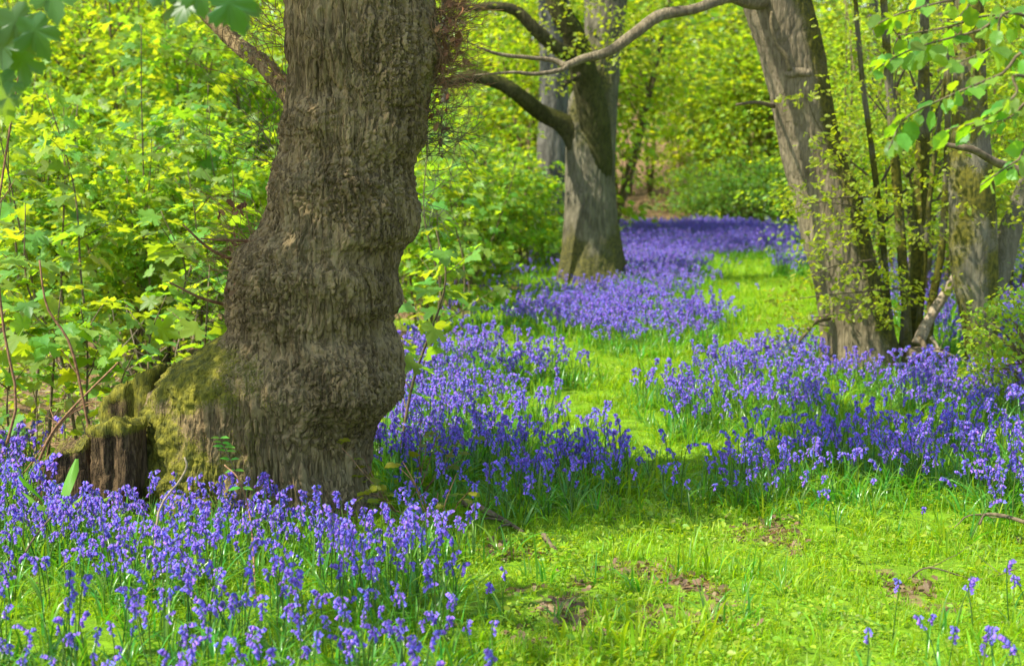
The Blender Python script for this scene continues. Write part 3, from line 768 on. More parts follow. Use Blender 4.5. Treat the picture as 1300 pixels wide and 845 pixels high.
part('limb', shift(limb_mesh('limb', [at(728, 70, MY - 0.6), at(708, 62, MY - 0.8), at(682, 40, MY - 1.0), at(655, 14, MY - 1.1), at(625, 8, MY - 1.2), at(590, 10, MY - 1.3), at(545, -10, MY - 1.4)], [0.11, 0.095, 0.09, 0.075, 0.06, 0.05, 0.03], M['bark_limb'], 16, 70, 0.008, 0.4), MB_), oak2)
part('limb', shift(limb_mesh('limb', [at(735, 96, MY - 0.75), at(722, 103, MY - 0.9), at(714, 110, MY - 1.0)], [0.05, 0.04, 0.03], M['bark_limb'], 8, 12, 0.003), MB_), oak2)
top = np.array([rows[-1][0], MY, rows[-1][2]])
part('limb', shift(boughs(rng, top - np.array([0, 0, 0.3]), [top + np.array(v) for v in [(-3, 0.5, 2), (3, 0.6, 2.4), (0.2, 3, 2), (0.4, -3, 2.2), (0, 0, 4)]], 0.25, 10).mesh('limb', M['bark_far'], attr='moss'), MB_), oak2)
cm, _ = crown_mesh('crown', rng, top + np.array([0, 0, 2.8]), (4.6, 4.6, 2.6), 130, 24, 0.14, LF4, M['yellow'], 0.6, 0.14)
part('crown', shift(cm, MB_), oak2)['kind'] = 'stuff'
# yellow leaves on its low limbs
g = Geo()
def spray_at(pxpy, Y, per, rh, size, tpl, mat, name, rng, rv=0.06):
    C = np.array([at(p[0], p[1], Y + rng.normal(0, 0.25)) for p in pxpy])
    p, d, n, s = spray_leaves(rng, C, np.zeros_like(C) + np.array([0, -0.3, 0]), per, rh, rv, size, 0.3, 0.8)
    return leaf_mesh(name, tpl, p, d, n, s, rng, mat)
part('young_leaf', shift(spray_at([(rng.uniform(585, 740), rng.uniform(-10, 75)) for _ in range(42)] + [(rng.uniform(770, 830), rng.uniform(0, 80)) for _ in range(22)] + [(rng.uniform(740, 790), rng.uniform(0, 45)) for _ in range(8)] + [(rng.uniform(695, 710), rng.uniform(90, 125)) for _ in range(5)], MY - 1.0, 12, 0.22, 0.075, OAK, M['yellow'], 'young_leaf', rng), MB_), oak2)['kind'] = 'stuff'

# ---- leaning oak on the right
LY = 14.1
rows = rows_px([(1046, 1152, 476), (1046, 1144, 452), (1043, 1132, 412), (1034, 1119, 362), (1020, 1106, 313), (1004, 1093, 245), (996, 1079, 215), (987, 1066, 166), (977, 1056, 116), (964, 1046, 66), (952, 1038, 33), (942, 1029, 0), (925, 1010, -60), (890, 965, -200), (850, 915, -380)], LY)
rows[0] = (rows[0][0], LY, -0.12, rows[0][3])
LB_ = np.array([rows[0][0], LY, 0.0])
def moss_shade_lean(P, th, z):  # right flank: moss, with the trunk's own shade painted into the same tone
    nz = perlin(P * 2.6) + 0.5 * perlin(P * 7)
    return np.clip(0.75 * sstep(-0.15, 0.55, np.cos(th - 0.15)) * (0.95 + 0.6 * nz), 0, 0.85)
oak3 = thing('oak_tree', 'leaning oak with ridged tan bark beside the thin multi-stemmed coppice', 'tree', LB_)
part('trunk', shift(trunk_mesh('trunk', rows, M['bark_lean'], 190, 0.013, 0.011, 20, 0.15, moss_shade_lean, 0.10, 4.0, 5), LB_), oak3)
part('limb', shift(limb_mesh('limb', [at(990, -8, LY), at(955, 0, LY - 0.3), at(925, -3, LY - 0.5), at(880, 12, LY - 0.7), at(838, 20, LY - 0.8), at(805, 43, LY - 0.9), at(772, 66, LY - 1.0), at(739, 75, LY - 1.05), at(719, 83, LY - 1.1), at(699, 76, LY - 1.1), at(639, 70, LY - 1.2), at(606, 60, LY - 1.3)], [0.10, 0.08, 0.045, 0.04, 0.048, 0.045, 0.04, 0.034, 0.03, 0.02, 0.016, 0.008], M['bark_lean'], 12, 120, 0.004, 0.2), LB_), oak3)
part('limb', shift(limb_mesh('limb', [at(722, 82, LY - 1.1), at(712, 89, LY - 1.15), at(679, 94, LY - 1.2), at(650, 92, LY - 1.25), at(600, 96, LY - 1.3)], [0.02, 0.018, 0.016, 0.012, 0.006], M['bark_lean'], 8, 40, 0.002), LB_), oak3)
# crooked shoot lying against the bark, and a scar knot
kn = [at(980, 15, LY - 0.32), at(979, 32, LY - 0.34), at(987, 58, LY - 0.36), at(998, 72, LY - 0.37), at(1003, 90, LY - 0.36)]
part('ivy_stem', shift(Geo().add(*tube(smooth_path(kn, 20), np.linspace(0.012, 0.022, 20), 7)).mesh('ivy_stem', M['sap_stem']), LB_), oak3)
kc = at(1014, 92, LY - 0.24)
u, v = np.meshgrid(np.linspace(0, 2 * math.pi, 24, endpoint=False), np.linspace(-1.4, 1.4, 14))
kv = np.stack([np.cos(v) * np.cos(u) * 0.10, np.cos(v) * np.sin(u) * 0.045, np.sin(v) * 0.045], -1).reshape(-1, 3)
kv = kv * (1 + 0.35 * perlin(kv * 18 + 3))[:, None] + kc
kq = (np.arange(13)[:, None] * 24 + np.arange(24)[None, :]); kq2 = np.arange(13)[:, None] * 24 + (np.arange(24)[None, :] + 1) % 24
part('knot', shift(mk_mesh('knot', kv, np.stack([kq, kq2, kq2 + 24, kq + 24], -1).reshape(-1, 4), None, True, {'moss': np.zeros(len(kv))}, M['bark_lean']), LB_), oak3)
part('dead_shoot', shift(Geo().add(*tube(smooth_path([at(982, 135, LY - 0.1), at(960, 130, LY - 0.4), at(935, 133, LY - 0.6)], 10), np.linspace(0.02, 0.01, 10), 6)).mesh('dead_shoot', M['twig']), LB_), oak3)
top = np.array([rows[-1][0], LY, rows[-1][2]])
part('limb', shift(boughs(rng, top - np.array([0, 0, 0.3]), [top + np.array(v) for v in [(-3, 0.5, 2), (2.2, 0.6, 2.4), (-1, 3, 2), (-0.4, -2.6, 2.2), (-1, 0, 4)]], 0.2, 10).mesh('limb', M['bark_far'], attr='moss'), LB_), oak3)
cm, _ = crown_mesh('crown', rng, top + np.array([-0.4, 0.6, 2.8]), (4.2, 4.2, 2.4), 130, 24, 0.13, LF4, M['yellow'], 0.55, 0.14)
part('crown', shift(cm, LB_), oak3)['kind'] = 'stuff'
# epicormic sprays hanging in front of and beside the trunk
sp = [(1022, 118), (1045, 112), (1040, 172), (1060, 150), (1080, 160), (1045, 205), (1060, 200), (1030, 232), (1020, 250), (1050, 245), (1075, 235), (1100, 225), (1120, 240), (1005, 265), (1035, 270), (1060, 270),
      (1085, 272), (1110, 262), (1140, 255), (1070, 305), (1085, 300), (1050, 325), (1035, 340), (1020, 355), (1000, 370), (1055, 350), (1075, 360), (1090, 350), (1110, 375), (1085, 395), (1065, 400), (1045, 395), (1130, 350), (1120, 340), (1150, 362),
      (990, 385), (1005, 402), (1020, 412), (1060, 385), (1105, 392), (1128, 385), (1135, 405), (975, 420), (1035, 300), (1045, 310)]
sp = sp + [(a + rng.normal(0, 14), b + rng.normal(0, 9)) for a, b in sp] + [(a + rng.normal(0, 18), b + rng.normal(0, 12)) for a, b in sp[::2]]
part('young_leaf', shift(spray_at(sp, LY - 0.75, 13, 0.085, 0.052, OAK, M['yellow'], 'young_leaf', rng, 0.025), LB_), oak3)['kind'] = 'stuff'
g = Geo()
for (a, b) in [((1105, 250), (1000, 268)), ((1105, 225), (1030, 175)), ((1150, 365), (990, 382)), ((1120, 390), (1000, 405)), ((1110, 330), (1020, 355)), ((1105, 270), (1010, 255)), ((1078, 200), (1022, 118))]:
    P = smooth_path([at(*a, LY - 0.2), at((a[0] + b[0]) / 2 + rng.normal(0, 6), (a[1] + b[1]) / 2 + rng.normal(0, 8), LY - 0.6), at(*b, LY - 0.85)], 10)
    g.add(*tube(P, np.linspace(0.009, 0.003, 10), 5))
part('epicormic_shoot', shift(g.mesh('epicormic_shoot', M['twig']), LB_), oak3)['kind'] = 'stuff'

# ---- grey ash-like tree at the right
GY = 13.6
rows = rows_px([(1222, 1275, 496), (1228, 1268, 470), (1222, 1266, 420), (1206, 1266, 340), (1204, 1264, 270), (1207, 1258, 190), (1210, 1252, 110), (1212, 1250, 0), (1214, 1248, -150), (1216, 1245, -330)], GY)
rows[0] = (rows[0][0], GY, -0.12, rows[0][3])
GB_ = np.array([rows[0][0], GY, 0.0])
def moss_grey(P, th, z):
    nz = perlin(P * 3.2) + 0.6 * perlin(P * 8)
    return np.clip(0.35 + 0.7 * nz + 0.3 * sstep(1.4, 0.8, np.abs(z - 0.9)), 0, 0.8)
ash = thing('ash_tree', 'pale mossy grey trunk with crooked base at the edge of the hazel thicket', 'tree', GB_)
part('trunk', shift(trunk_mesh('trunk', rows, M['bark_grey'], 110, 0.016, 0.009, 20, 0.25, moss_grey, 0.05, 6.0, 4), GB_), ash)
part('limb', shift(limb_mesh('limb', [at(1240, 400, GY + 0.1), at(1265, 350, GY + 0.3), at(1280, 300, GY + 0.4), at(1297, 255, GY + 0.5), at(1330, 160, GY + 0.6), at(1360, -50, GY + 0.8)], [0.10, 0.11, 0.10, 0.09, 0.075, 0.05], M['bark_grey'], 18, 70, 0.006, 0.4), GB_), ash)
top = np.array([rows[-1][0], GY, rows[-1][2]])
part('limb', shift(boughs(rng, top - np.array([0, 0, 0.3]), [top + np.array(v) for v in [(-2, 0.5, 2), (2.2, 0.6, 2.4), (0, 2, 2), (0, 0, 3.4)]], 0.13, 8).mesh('limb', M['bark_far'], attr='moss'), GB_), ash)
cm, _ = crown_mesh('crown', rng, top + np.array([0.8, 0.6, 2.4]), (3.2, 3.2, 2.0), 110, 22, 0.12, LF4, M['bright'], 0.5, 0.14)
part('crown', shift(cm, GB_), ash)['kind'] = 'stuff'

# ---- thin coppice stems between the leaning oak and the grey trunk
CYY = 14.3
CB_ = np.array([gx(1160, CYY), CYY, 0.0])
cop = thing('coppice', 'cluster of thin mossy stems rising from one stool beside the leaning oak', 'tree', CB_)
for L in [[(1150, 1172, 452), (1150, 1170, 400), (1155, 1176, 340), (1158, 1178, 260), (1163, 1181, 170), (1166, 1180, 60), (1170, 1180, -120)],
          [(1142, 1160, 450), (1144, 1157, 400), (1140, 1153, 340), (1135, 1148, 270), (1128, 1141, 180), (1120, 1131, 60), (1112, 1120, -100)],
          [(1165, 1178, 448), (1178, 1190, 380), (1190, 1200, 320), (1196, 1205, 240), (1200, 1208, 120), (1204, 1210, -80)],
          [(1130, 1142, 448), (1122, 1131, 380), (1116, 1125, 300), (1104, 1112, 200), (1090, 1097, 90), (1078, 1084, -60)],
          [(1156, 1166, 450), (1168, 1175, 360), (1176, 1183, 260), (1190, 1196, 150), (1206, 1211, 30), (1215, 1219, -80)]]:
    rr_ = rows_px(L, CYY + rng.normal(0, 0.15)); rr_[0] = (*rr_[0][:2], -0.1, rr_[0][3] * 1.3)
    part('stem', shift(trunk_mesh('stem', rr_, M['bark_grey'], 30, 0.025, 0.004, 26, 0.3, moss_grey, 0.03, rng.uniform(0, 9), 3), CB_), cop)
cm, CC = crown_mesh('crown', rng, CB_ + np.array([0.0, 0.2, 4.4]), (1.6, 1.5, 1.3), 60, 22, 0.085, LF6, M['bright'], 0.35, 0.1)
part('crown', shift(cm, CB_), cop)['kind'] = 'stuff'
sp = [(rng.uniform(1060, 1300), rng.uniform(-20, 250)) for _ in range(130)] + [(rng.uniform(1160, 1300), rng.uniform(200, 330)) for _ in range(30)]
sp2 = [(rng.uniform(1050, 1310), rng.uniform(-20, 300)) for _ in range(90)] + [(rng.uniform(1110, 1215), rng.uniform(180, 400)) for _ in range(26)]
part('young_leaf', shift(spray_at(sp2, CYY - 0.7, 12, 0.11, 0.055, OAK, M['yellow'], 'young_leaf', rng, 0.04), CB_), cop)['kind'] = 'stuff'
part('young_leaf', shift(spray_at(sp, CYY + 0.6, 13, 0.16, 0.06, OAK, M['yellow'], 'young_leaf', rng, 0.05), CB_), cop)['kind'] = 'stuff'
g = Geo()
for _ in range(34):
    a = (rng.uniform(1120, 1190), rng.uniform(60, 330)); b = (a[0] + rng.normal(20, 55), a[1] - rng.uniform(30, 120))
    P = smooth_path([at(*a, CYY + 0.2), at((a[0] + b[0]) / 2 + rng.normal(0, 12), (a[1] + b[1]) / 2, CYY + 0.4), at(*b, CYY + 0.6)], 8)
    g.add(*tube(P, np.linspace(0.012, 0.003, 8), 5))
part('twig_tuft', shift(g.mesh('twig_tuft', M['twig']), CB_), cop)['kind'] = 'stuff'

# leaning pole and broken sticks in the coppice
def stick(label, pts, r0, r1, mat='twig', name='fallen_stick', cat='stick', group=None, side=0):
    P = smooth_path(pts, 16)
    b = P[0].copy()
    g = Geo(); rr = np.linspace(r0, r1, 16) * (1 + 0.15 * perlin(P * 30))
    g.add(*tube(P - b, rr, 7))
    rg = np.random.default_rng(int(abs(b[0]) * 1000))
    for _ in range(side):
        k = rg.integers(4, 14)
        Q_, _d = wander(rg, P[k] - b, rg.normal(size=3) * np.array([1, 1, 0.5]) + np.array([0, 0, 0.25]), rg.uniform(0.08, 0.25), 6, 0.3)
        g.add(*tube(Q_, np.linspace(r1 * 0.8, r1 * 0.3, 6), 5))
    return thing(name, label, cat, b, group=group, me=g.mesh(name, M[mat]))
stick('stout brown pole leaning out of the coppice stool', [at(1165, 437, 13.9), at(1180, 405, 14.0), at(1202, 370, 14.1), at(1222, 335, 14.15)], 0.055, 0.035, 'twig_pale', 'leaning_pole', 'pole')
stick('short pale broken stick propped by the coppice stool', [at(1182, 428, 13.8), at(1190, 440, 13.75), at(1196, 455, 13.7)], 0.015, 0.012, 'twig_pale')
stick('long thin twig lying across the sticks at the coppice foot', [at(1150, 455, 13.5), at(1185, 446, 13.55), at(1220, 456, 13.5), at(1255, 486, 13.4)], 0.012, 0.006, 'twig_pale', side=3)
stick('dark rotten log lying at the foot of the coppice', [at(1152, 452, 13.75), at(1175, 448, 13.75), at(1205, 452, 13.7)], 0.06, 0.05, 'twig', 'rotten_log', 'log', side=3)
stick('thin bare twig standing in front of the leaning oak foot', [at(1110, 470, 13.3), at(1105, 452, 13.3), at(1101, 440, 13.3)], 0.008, 0.004, 'twig_pale')
stick('crooked dead branch sticking out left of the leaning oak', [at(1052, 402, 13.9), at(1035, 408, 13.8), at(1025, 420, 13.75), at(1012, 436, 13.7)], 0.03, 0.010, 'twig', 'dead_branch', 'branch', side=2)

# ---- far grey trunk behind the ride oak, and other far trunks
def far_tree(label, L, Y, crownc, crownr, mat, seed, leafm, bark='bark_far', group=None, n=130):
    rg = np.random.default_rng(seed)
    rr_ = rows_px(L, Y); z0 = Hs(rr_[0][0], Y); rr_[0] = (rr_[0][0], Y, z0 - 0.2, rr_[0][3])
    b = np.array([rr_[0][0], Y, z0])
    t = thing('far_tree', label, 'tree', b, group=group)
    part('trunk', shift(trunk_mesh('trunk', rr_, M[bark], 60, 0.05, 0.02, 9, 0.15, None, 0.12, seed, 5), b), t)
    top = np.array([rr_[-1][0], Y, rr_[-1][2]])
    part('limb', shift(boughs(rg, top - np.array([0, 0, 0.4]), [top + np.array(v) for v in [(-2.5, 0.5, 2), (2.6, 0.6, 2.4), (0, 2.5, 2), (0, -2.5, 2.4), (0, 0, 4)]], rr_[-1][3], 8).mesh('limb', M['bark_far'], attr='moss'), b), t)
    cm, _ = crown_mesh('crown', rg, top + np.array(crownc), crownr, n, 24, 0.16, LF4, leafm, 0.7, 0.18)
    part('crown', shift(cm, b), t)['kind'] = 'stuff'
    return t
far_tree('broad shadowed grey trunk standing behind the ride oak', [(670, 730, 330), (678, 724, 250), (682, 722, 170), (684, 722, 90), (682, 724, 0), (680, 722, -150)], 28.5, (0, 0, 2.2), (5, 5, 2.4), None, 31, M['yellow'])
far_tree('slim dark trunk in the thicket between old oak and ride oak', [(556, 572, 290), (558, 570, 200), (560, 571, 100), (560, 570, 0), (562, 570, -120)], 30, (0, 0, 2.2), (3, 3, 2.2), None, 32, M['bright'])
far_tree('thin far trunk seen right of the leaning oak', [(1092, 1112, 330), (1095, 1112, 200), (1100, 1115, 80), (1102, 1116, -40), (1104, 1115, -160)], 26, (0, 0, 2.2), (3.4, 3.4, 2.2), None, 33, M['yellow'])
far_tree('far trunk between the coppice stems and the pale grey trunk', [(1186, 1206, 350), (1188, 1204, 200), (1190, 1204, 80), (1192, 1204, -40), (1194, 1204, -160)], 24, (0, 0, 2.2), (3.4, 3.4, 2.2), None, 34, M['yellow'])

# ------------------------------------------------------------------ shrubs and saplings behind
def bush_proto(rg, kind):
    """returns stem mesh and crown mesh of a bush about 4 m tall, its foot at the origin"""
    tpl, mat, size, per, nsp, rh, rv, rad, cz = {
        'syc': (SYC, M['syc'], 0.135, 15, 120, 0.30, 0.05, (1.15, 1.1, 1.75), 1.95),
        'bright': (LF6, M['bright'], 0.105, 21, 180, 0.40, 0.05, (1.5, 1.4, 1.9), 2.2),
        'yellow': (LF6, M['fresh'], 0.075, 26, 130, 0.36, 0.06, (1.4, 1.3, 1.9), 2.3),
        'dark': (LF6, M['dark'], 0.10, 24, 120, 0.32, 0.08, (1.5, 1.3, 1.1), 1.0)}[kind]
    cmesh, C = crown_mesh('crown', rg, np.array([0, 0, cz]), rad, nsp, per, size, tpl, mat, rh, rv, 0.15)
    g = Geo()
    for k in range(4):
        tp = C[np.argsort(-C[:, 2])[k * 3]]
        P, _ = wander(rg, (rg.normal(0, 0.1), rg.normal(0, 0.1), -0.15), tp, np.linalg.norm(tp), 12, 0.10)
        P = P + np.linspace(0, 1, 12)[:, None] * (tp - P[-1])
        g.add(*tube(P, np.linspace(0.03, 0.006, 12), 6))
        for c in C[rg.integers(0, len(C), 14)]:
            j = int(np.clip(c[2] / tp[2] * 9, 2, 10))
            m = (P[j] + c) / 2 + np.array([0, 0, 0.1])
            g.add(*tube(smooth_path([P[j], m, c], 7), np.linspace(0.009, 0.003, 7), 4, False))
    return g.mesh('stem', M['sap_stem']), cmesh

PROTO = {k: [bush_proto(np.random.default_rng(100 + 10 * i + j), k) for j in range(3)] for i, k in enumerate(['syc', 'bright', 'yellow', 'dark'])}
BN = {'syc': 'sycamore_sapling', 'bright': 'leafy_shrub', 'yellow': 'oak_shrub', 'dark': 'evergreen_shrub'}

def bush(kind, px, Y, sc, label, group, rg):
    x = gx(px, Y); z = Hs(x, Y)
    st, cr = PROTO[kind][rg.integers(0, 3)]
    t = thing(BN[kind], label, 'shrub', (x, Y, z - 0.02), rg.uniform(0, 6.28), group, None, sc)
    part('stem', st, t); part('crown', cr, t)['kind'] = 'stuff'
    return t
rg = np.random.default_rng(77)
# left thicket, sycamores standing behind the near saplings
for px in range(-140, 380, 52):
    bush('syc', px + rg.normal(0, 14), rg.uniform(13.5, 18.5), rg.uniform(0.42, 0.68), 'broad-leaved sycamore sapling massed in the thicket behind the old oak', 'sycamores of the thicket', rg)
for px in range(-150, 420, 80):
    bush('syc', px + rg.normal(0, 18), rg.uniform(18, 23), rg.uniform(0.7, 1.0), 'tall sycamore sapling deep in the thicket behind the old oak', 'tall sycamores deep in the thicket', rg)
for px in range(-150, 420, 62):
    bush('bright', px + rg.normal(0, 18), rg.uniform(23, 29), rg.uniform(0.95, 1.35), 'small-leaved fresh green shrub behind the sycamore saplings of the thicket', 'small-leaved shrubs deep in the thicket', rg)
for px, Y, s in [(545, 17, 0.52), (590, 19.5, 0.55), (628, 21.5, 0.56), (664, 25, 0.5), (694, 27, 0.45), (560, 24.8, 0.8), (610, 27, 0.75), (530, 21, 0.65)]:
    bush('syc', px, Y, s, 'sycamore sapling between the old oak and the ride oak', 'sycamores left of the ride oak', rg)
for px in range(-200, 800, 70):
    bush('bright', px + rg.normal(0, 20), rg.uniform(33, 41) if 560 < px else rg.uniform(29, 41), rg.uniform(1.3, 1.9), 'bright green shrub closing the view behind the sycamore thicket', 'bright shrubs behind the thicket', rg)
for px in range(-250, 820, 95):
    bush('yellow', px + rg.normal(0, 25), rg.uniform(44, 56), rg.uniform(1.7, 2.6), 'yellow-green young tree far behind the thicket', 'yellow-green trees far behind', rg)
# beyond the ride's end, right of the ride oak
for px, Y, s in [(868, 47, 0.95), (905, 46, 1.35), (945, 45, 1.5), (985, 45.5, 1.6), (1020, 46, 1.5), (930, 50, 1.9), (885, 52, 1.7), (975, 52, 2.0), (1030, 52, 2.0), (1060, 47, 1.5), (1100, 47, 1.5), (1150, 46, 1.5), (1210, 47, 1.6), (1270, 46, 1.6), (1330, 46, 1.6), (1390, 46, 1.6)]:
    bush('bright', px, Y, s, 'bright green leafy shrub at the end of the ride', 'shrubs closing the ride', rg)
for px, Y, s in [(880, 43.5, 0.7), (920, 43, 0.8), (955, 43, 0.95), (990, 43, 0.9), (1030, 43, 0.8)]:
    bush('dark', px, Y, s, 'dark green low shrub at the far edge of the bluebells', 'dark shrubs at the ride end', rg)
for px, Y, s in [(800, 60, 1.3), (840, 64, 1.6), (815, 72, 2.2), (870, 66, 2.3), (760, 66, 2.2), (930, 68, 2.8), (1000, 70, 2.8), (1080, 68, 2.6), (1150, 66, 2.6), (1230, 66, 2.6), (1300, 66, 2.6), (790, 82, 3.0), (850, 84, 3.0), (910, 84, 3.2), (700, 78, 3.0), (640, 74, 3.0)]:
    bush('yellow', px, Y, s, 'yellow-green young tree on the bank beyond the ride', 'trees on the far bank', rg)
# right-hand thicket
for px, Y, s in [(1075, 21, 0.9), (1120, 23, 1.0), (1160, 20, 0.85), (1200, 22, 1.0), (1250, 19.5, 0.9), (1300, 20, 1.0), (1345, 18, 1.0), (1400, 17, 1.0), (1100, 30, 1.3), (1170, 31, 1.3), (1240, 29, 1.3), (1310, 30, 1.3), (1380, 28, 1.3), (1450, 24, 1.3)]:
    bush('yellow', px, Y, s, 'thin yellow-green shrub behind the coppice stems', 'shrubs behind the coppice', rg)
# taller woodland behind everything
tv = []
for px in np.arange(-300, 1650, 75):
    Y = rg.uniform(92, 125)
    bush('bright' if rg.random() < 0.6 else 'yellow', px + rg.normal(0, 20), Y, rg.uniform(3.2, 4.6), 'tall spring-green tree standing on the skyline of the bank', 'trees on the skyline', rg)
# hawthorn spray at the right edge
HB = np.array([gx(1335, 11.2), 11.2, 0.0])
haw = thing('hawthorn_bush', 'small fresh green hawthorn bush at the foot of the pale grey trunk', 'shrub', HB)
sp = [(rng.uniform(1228, 1420), 0) for _ in range(230)]
sp = [(a, rng.uniform(max(335, 400 - (a - 1232) * 0.9), 495 + min((a - 1232) * 0.3, 20))) for a, _ in sp]
part('crown', shift(spray_at(sp, 11.3, 13, 0.085, 0.042, LF6, M['bright'], 'crown', rng, 0.03), HB), haw)['kind'] = 'stuff'
g = Geo()
for a in sp[::4]:
    P = smooth_path([HB + np.array([0, 0, -0.05]), (HB + at(a[0], a[1], 11.3)) / 2 + np.array([0, 0, 0.15]), at(a[0], a[1], 11.3)], 10)
    g.add(*tube(P, np.linspace(0.011, 0.003, 10), 5))
part('stem', shift(g.mesh('stem', M['twig']), HB), haw)

# ------------------------------------------------------------------ near sycamore saplings, every leaf its own part
def tri_leaf(name, tpl, mat):
    return mk_mesh(name, tpl[0], None, tpl[1], True, None, mat)
SYC_ME = tri_leaf('leaf', SYC_HI, M['syc_obj'])
SYC_NEAR = tri_leaf('leaf', SYC_HI, M['syc_near'])
HAZ_ME = tri_leaf('leaf', HAZ, M['hazel'])

def sapling(px, Y, h, lean, n_nodes, n_branch, size, rg, label, group):
    b = np.array([gx(px, Y), Y, 0.0]); b[2] = Hs(b[0], Y) - 0.03
    t = thing('sycamore_sapling', label, 'sapling', b, group=group)
    tip = b + np.array([lean[0], lean[1], h])
    P = smooth_path([b, b + (tip - b) * 0.35 + rg.normal(0, 0.05, 3), b + (tip - b) * 0.7 + rg.normal(0, 0.06, 3), tip], 24)
    part('stem', shift(Geo().add(*tube(P, np.linspace(0.011, 0.003, 24), 7)).mesh('stem', M['sap_stem']), b), t)
    shoots = [(P[7:], n_nodes, t)]
    for k in range(n_branch):
        j = int(rg.integers(5, 19)); a = rg.uniform(0, 6.28)
        Pb, _ = wander(rg, P[j], (math.cos(a), math.sin(a), 0.55), rg.uniform(0.3, 0.65) * (1.1 - j / 30), 8, 0.15, 0.04)
        bo = part('branch', shift(Geo().add(*tube(Pb, np.linspace(0.005, 0.002, 8), 5)).mesh('branch', M['sap_stem']), b), t)
        shoots.append((Pb, 3, bo))
    for S, nn, own in shoots:
        for q in range(nn):
            f = (q + 1) / nn; i = f * (len(S) - 1); i0 = min(int(i), len(S) - 2)
            pos = S[i0] + (S[i0 + 1] - S[i0]) * (i - i0)
            a0 = rg.uniform(0, 6.28)
            sz0 = size * (1.05 - 0.25 * f)
            for a in (a0, a0 + math.pi):
                d = np.array([math.cos(a), math.sin(a), rg.uniform(-0.35, 0.25)])
                pp = pos + d * sz0 * 0.5
                n = np.array([0, 0, 1.0]) + rg.normal(0, 0.35, 3) + d * 0.25
                leaf_obj(SYC_ME, pp, d, n, sz0 * rg.uniform(0.75, 1.2), own, b)
    return t
rg = np.random.default_rng(5)
GR = 'near sycamore saplings of the thicket'
for px, Y, h, ln, nn, nb in [(150, 11.5, 2.15, (-0.45, 0.1), 8, 4), (40, 10.4, 1.9, (-0.15, 0), 7, 3), (100, 10.0, 1.45, (-0.3, 0.1), 6, 4), (190, 11.0, 1.4, (0.1, 0), 6, 4), (235, 12.0, 1.65, (0.05, 0), 7, 4), (270, 10.6, 1.1, (0.0, 0), 5, 4),
                             (-10, 9.8, 1.5, (0.1, 0), 6, 4), (10, 12.5, 2.4, (0.1, 0), 8, 4), (90, 13, 2.2, (0.0, 0), 8, 4), (205, 13.4, 2.75, (-0.1, 0), 10, 6), (255, 14, 2.3, (0.1, 0), 8, 4), (300, 13, 1.6, (0.0, 0), 7, 4),
                             (130, 9.6, 0.9, (-0.1, 0), 4, 4), (60, 9.5, 1.0, (0.1, 0), 4, 4), (215, 9.9, 0.95, (0.0, 0), 4, 4), (-60, 11, 2.2, (0.1, 0), 8, 4), (20, 9.3, 0.75, (0.0, 0), 4, 3), (175, 9.4, 0.7, (0, 0), 3, 3)]:
    if h < 1.2: lab, gg = 'knee-high sycamore seedling with broad lobed leaves just behind the cut stumps', 'sycamore seedlings behind the stumps'
    elif ln[0] <= -0.15: lab, gg = 'sycamore sapling with a dark stem leaning away from the old oak', 'leaning sycamore saplings'
    elif h > 2.0: lab, gg = 'head-high sycamore sapling with tiers of lobed leaves on an upright stem', 'tall upright sycamore saplings'
    else: lab, gg = 'waist-high upright sycamore sapling with broad lobed leaves beside the old oak', GR
    sapling(px, Y, h, ln, nn, nb, 0.15, rg, lab, gg)
GR2 = 'sycamore saplings right of the old oak trunk'
for px, Y, h, ln, nn, nb in [(505, 9.6, 1.35, (0.22, 0), 6, 2), (520, 12.5, 1.9, (0.15, 0), 7, 3), (545, 14.5, 1.9, (0.1, 0), 7, 4), (585, 16, 2.1, (0.0, 0), 7, 4)]:
    sapling(px, Y, h, ln, nn, nb, 0.14, rg, 'young sycamore sapling leaning out right of the old oak trunk', GR2)

# ---- sycamore branch hanging into the top left, from a young tree left of the frame
NB = np.array([-2.3, 5.3, 0.0])
syt = thing('sycamore_tree', 'young sycamore with dark lobed leaves hanging overhead beside the thicket', 'tree', NB)
part('trunk', shift(Geo().add(*tube(smooth_path([NB - [0, 0, 0.1], NB + [0.05, 0, 1.2], NB + [0.02, 0.05, 2.6], NB + [0.1, 0, 4.2]], 40), np.linspace(0.07, 0.03, 40), 14)).mesh('trunk', M['sap_stem']), NB), syt)
br = []
for pts, r in [([NB + [0.02, 0.03, 2.2], at(-60, -60, 5.0), at(20, -30, 4.9), at(60, 10, 4.85)], 0.012), ([NB + [0.03, 0.03, 2.6], at(80, -90, 4.9), at(190, -50, 4.8), at(290, -25, 4.75), at(330, -10, 4.75)], 0.014), ([NB + [0.02, 0.02, 1.9], at(-70, 60, 5.0), at(-30, 90, 4.95), at(5, 120, 4.9)], 0.008)]:
    P = smooth_path(pts, 20)
    part('branch', shift(Geo().add(*tube(P, np.linspace(r, r * 0.3, 20), 7)).mesh('branch', M['sap_stem']), NB), syt)
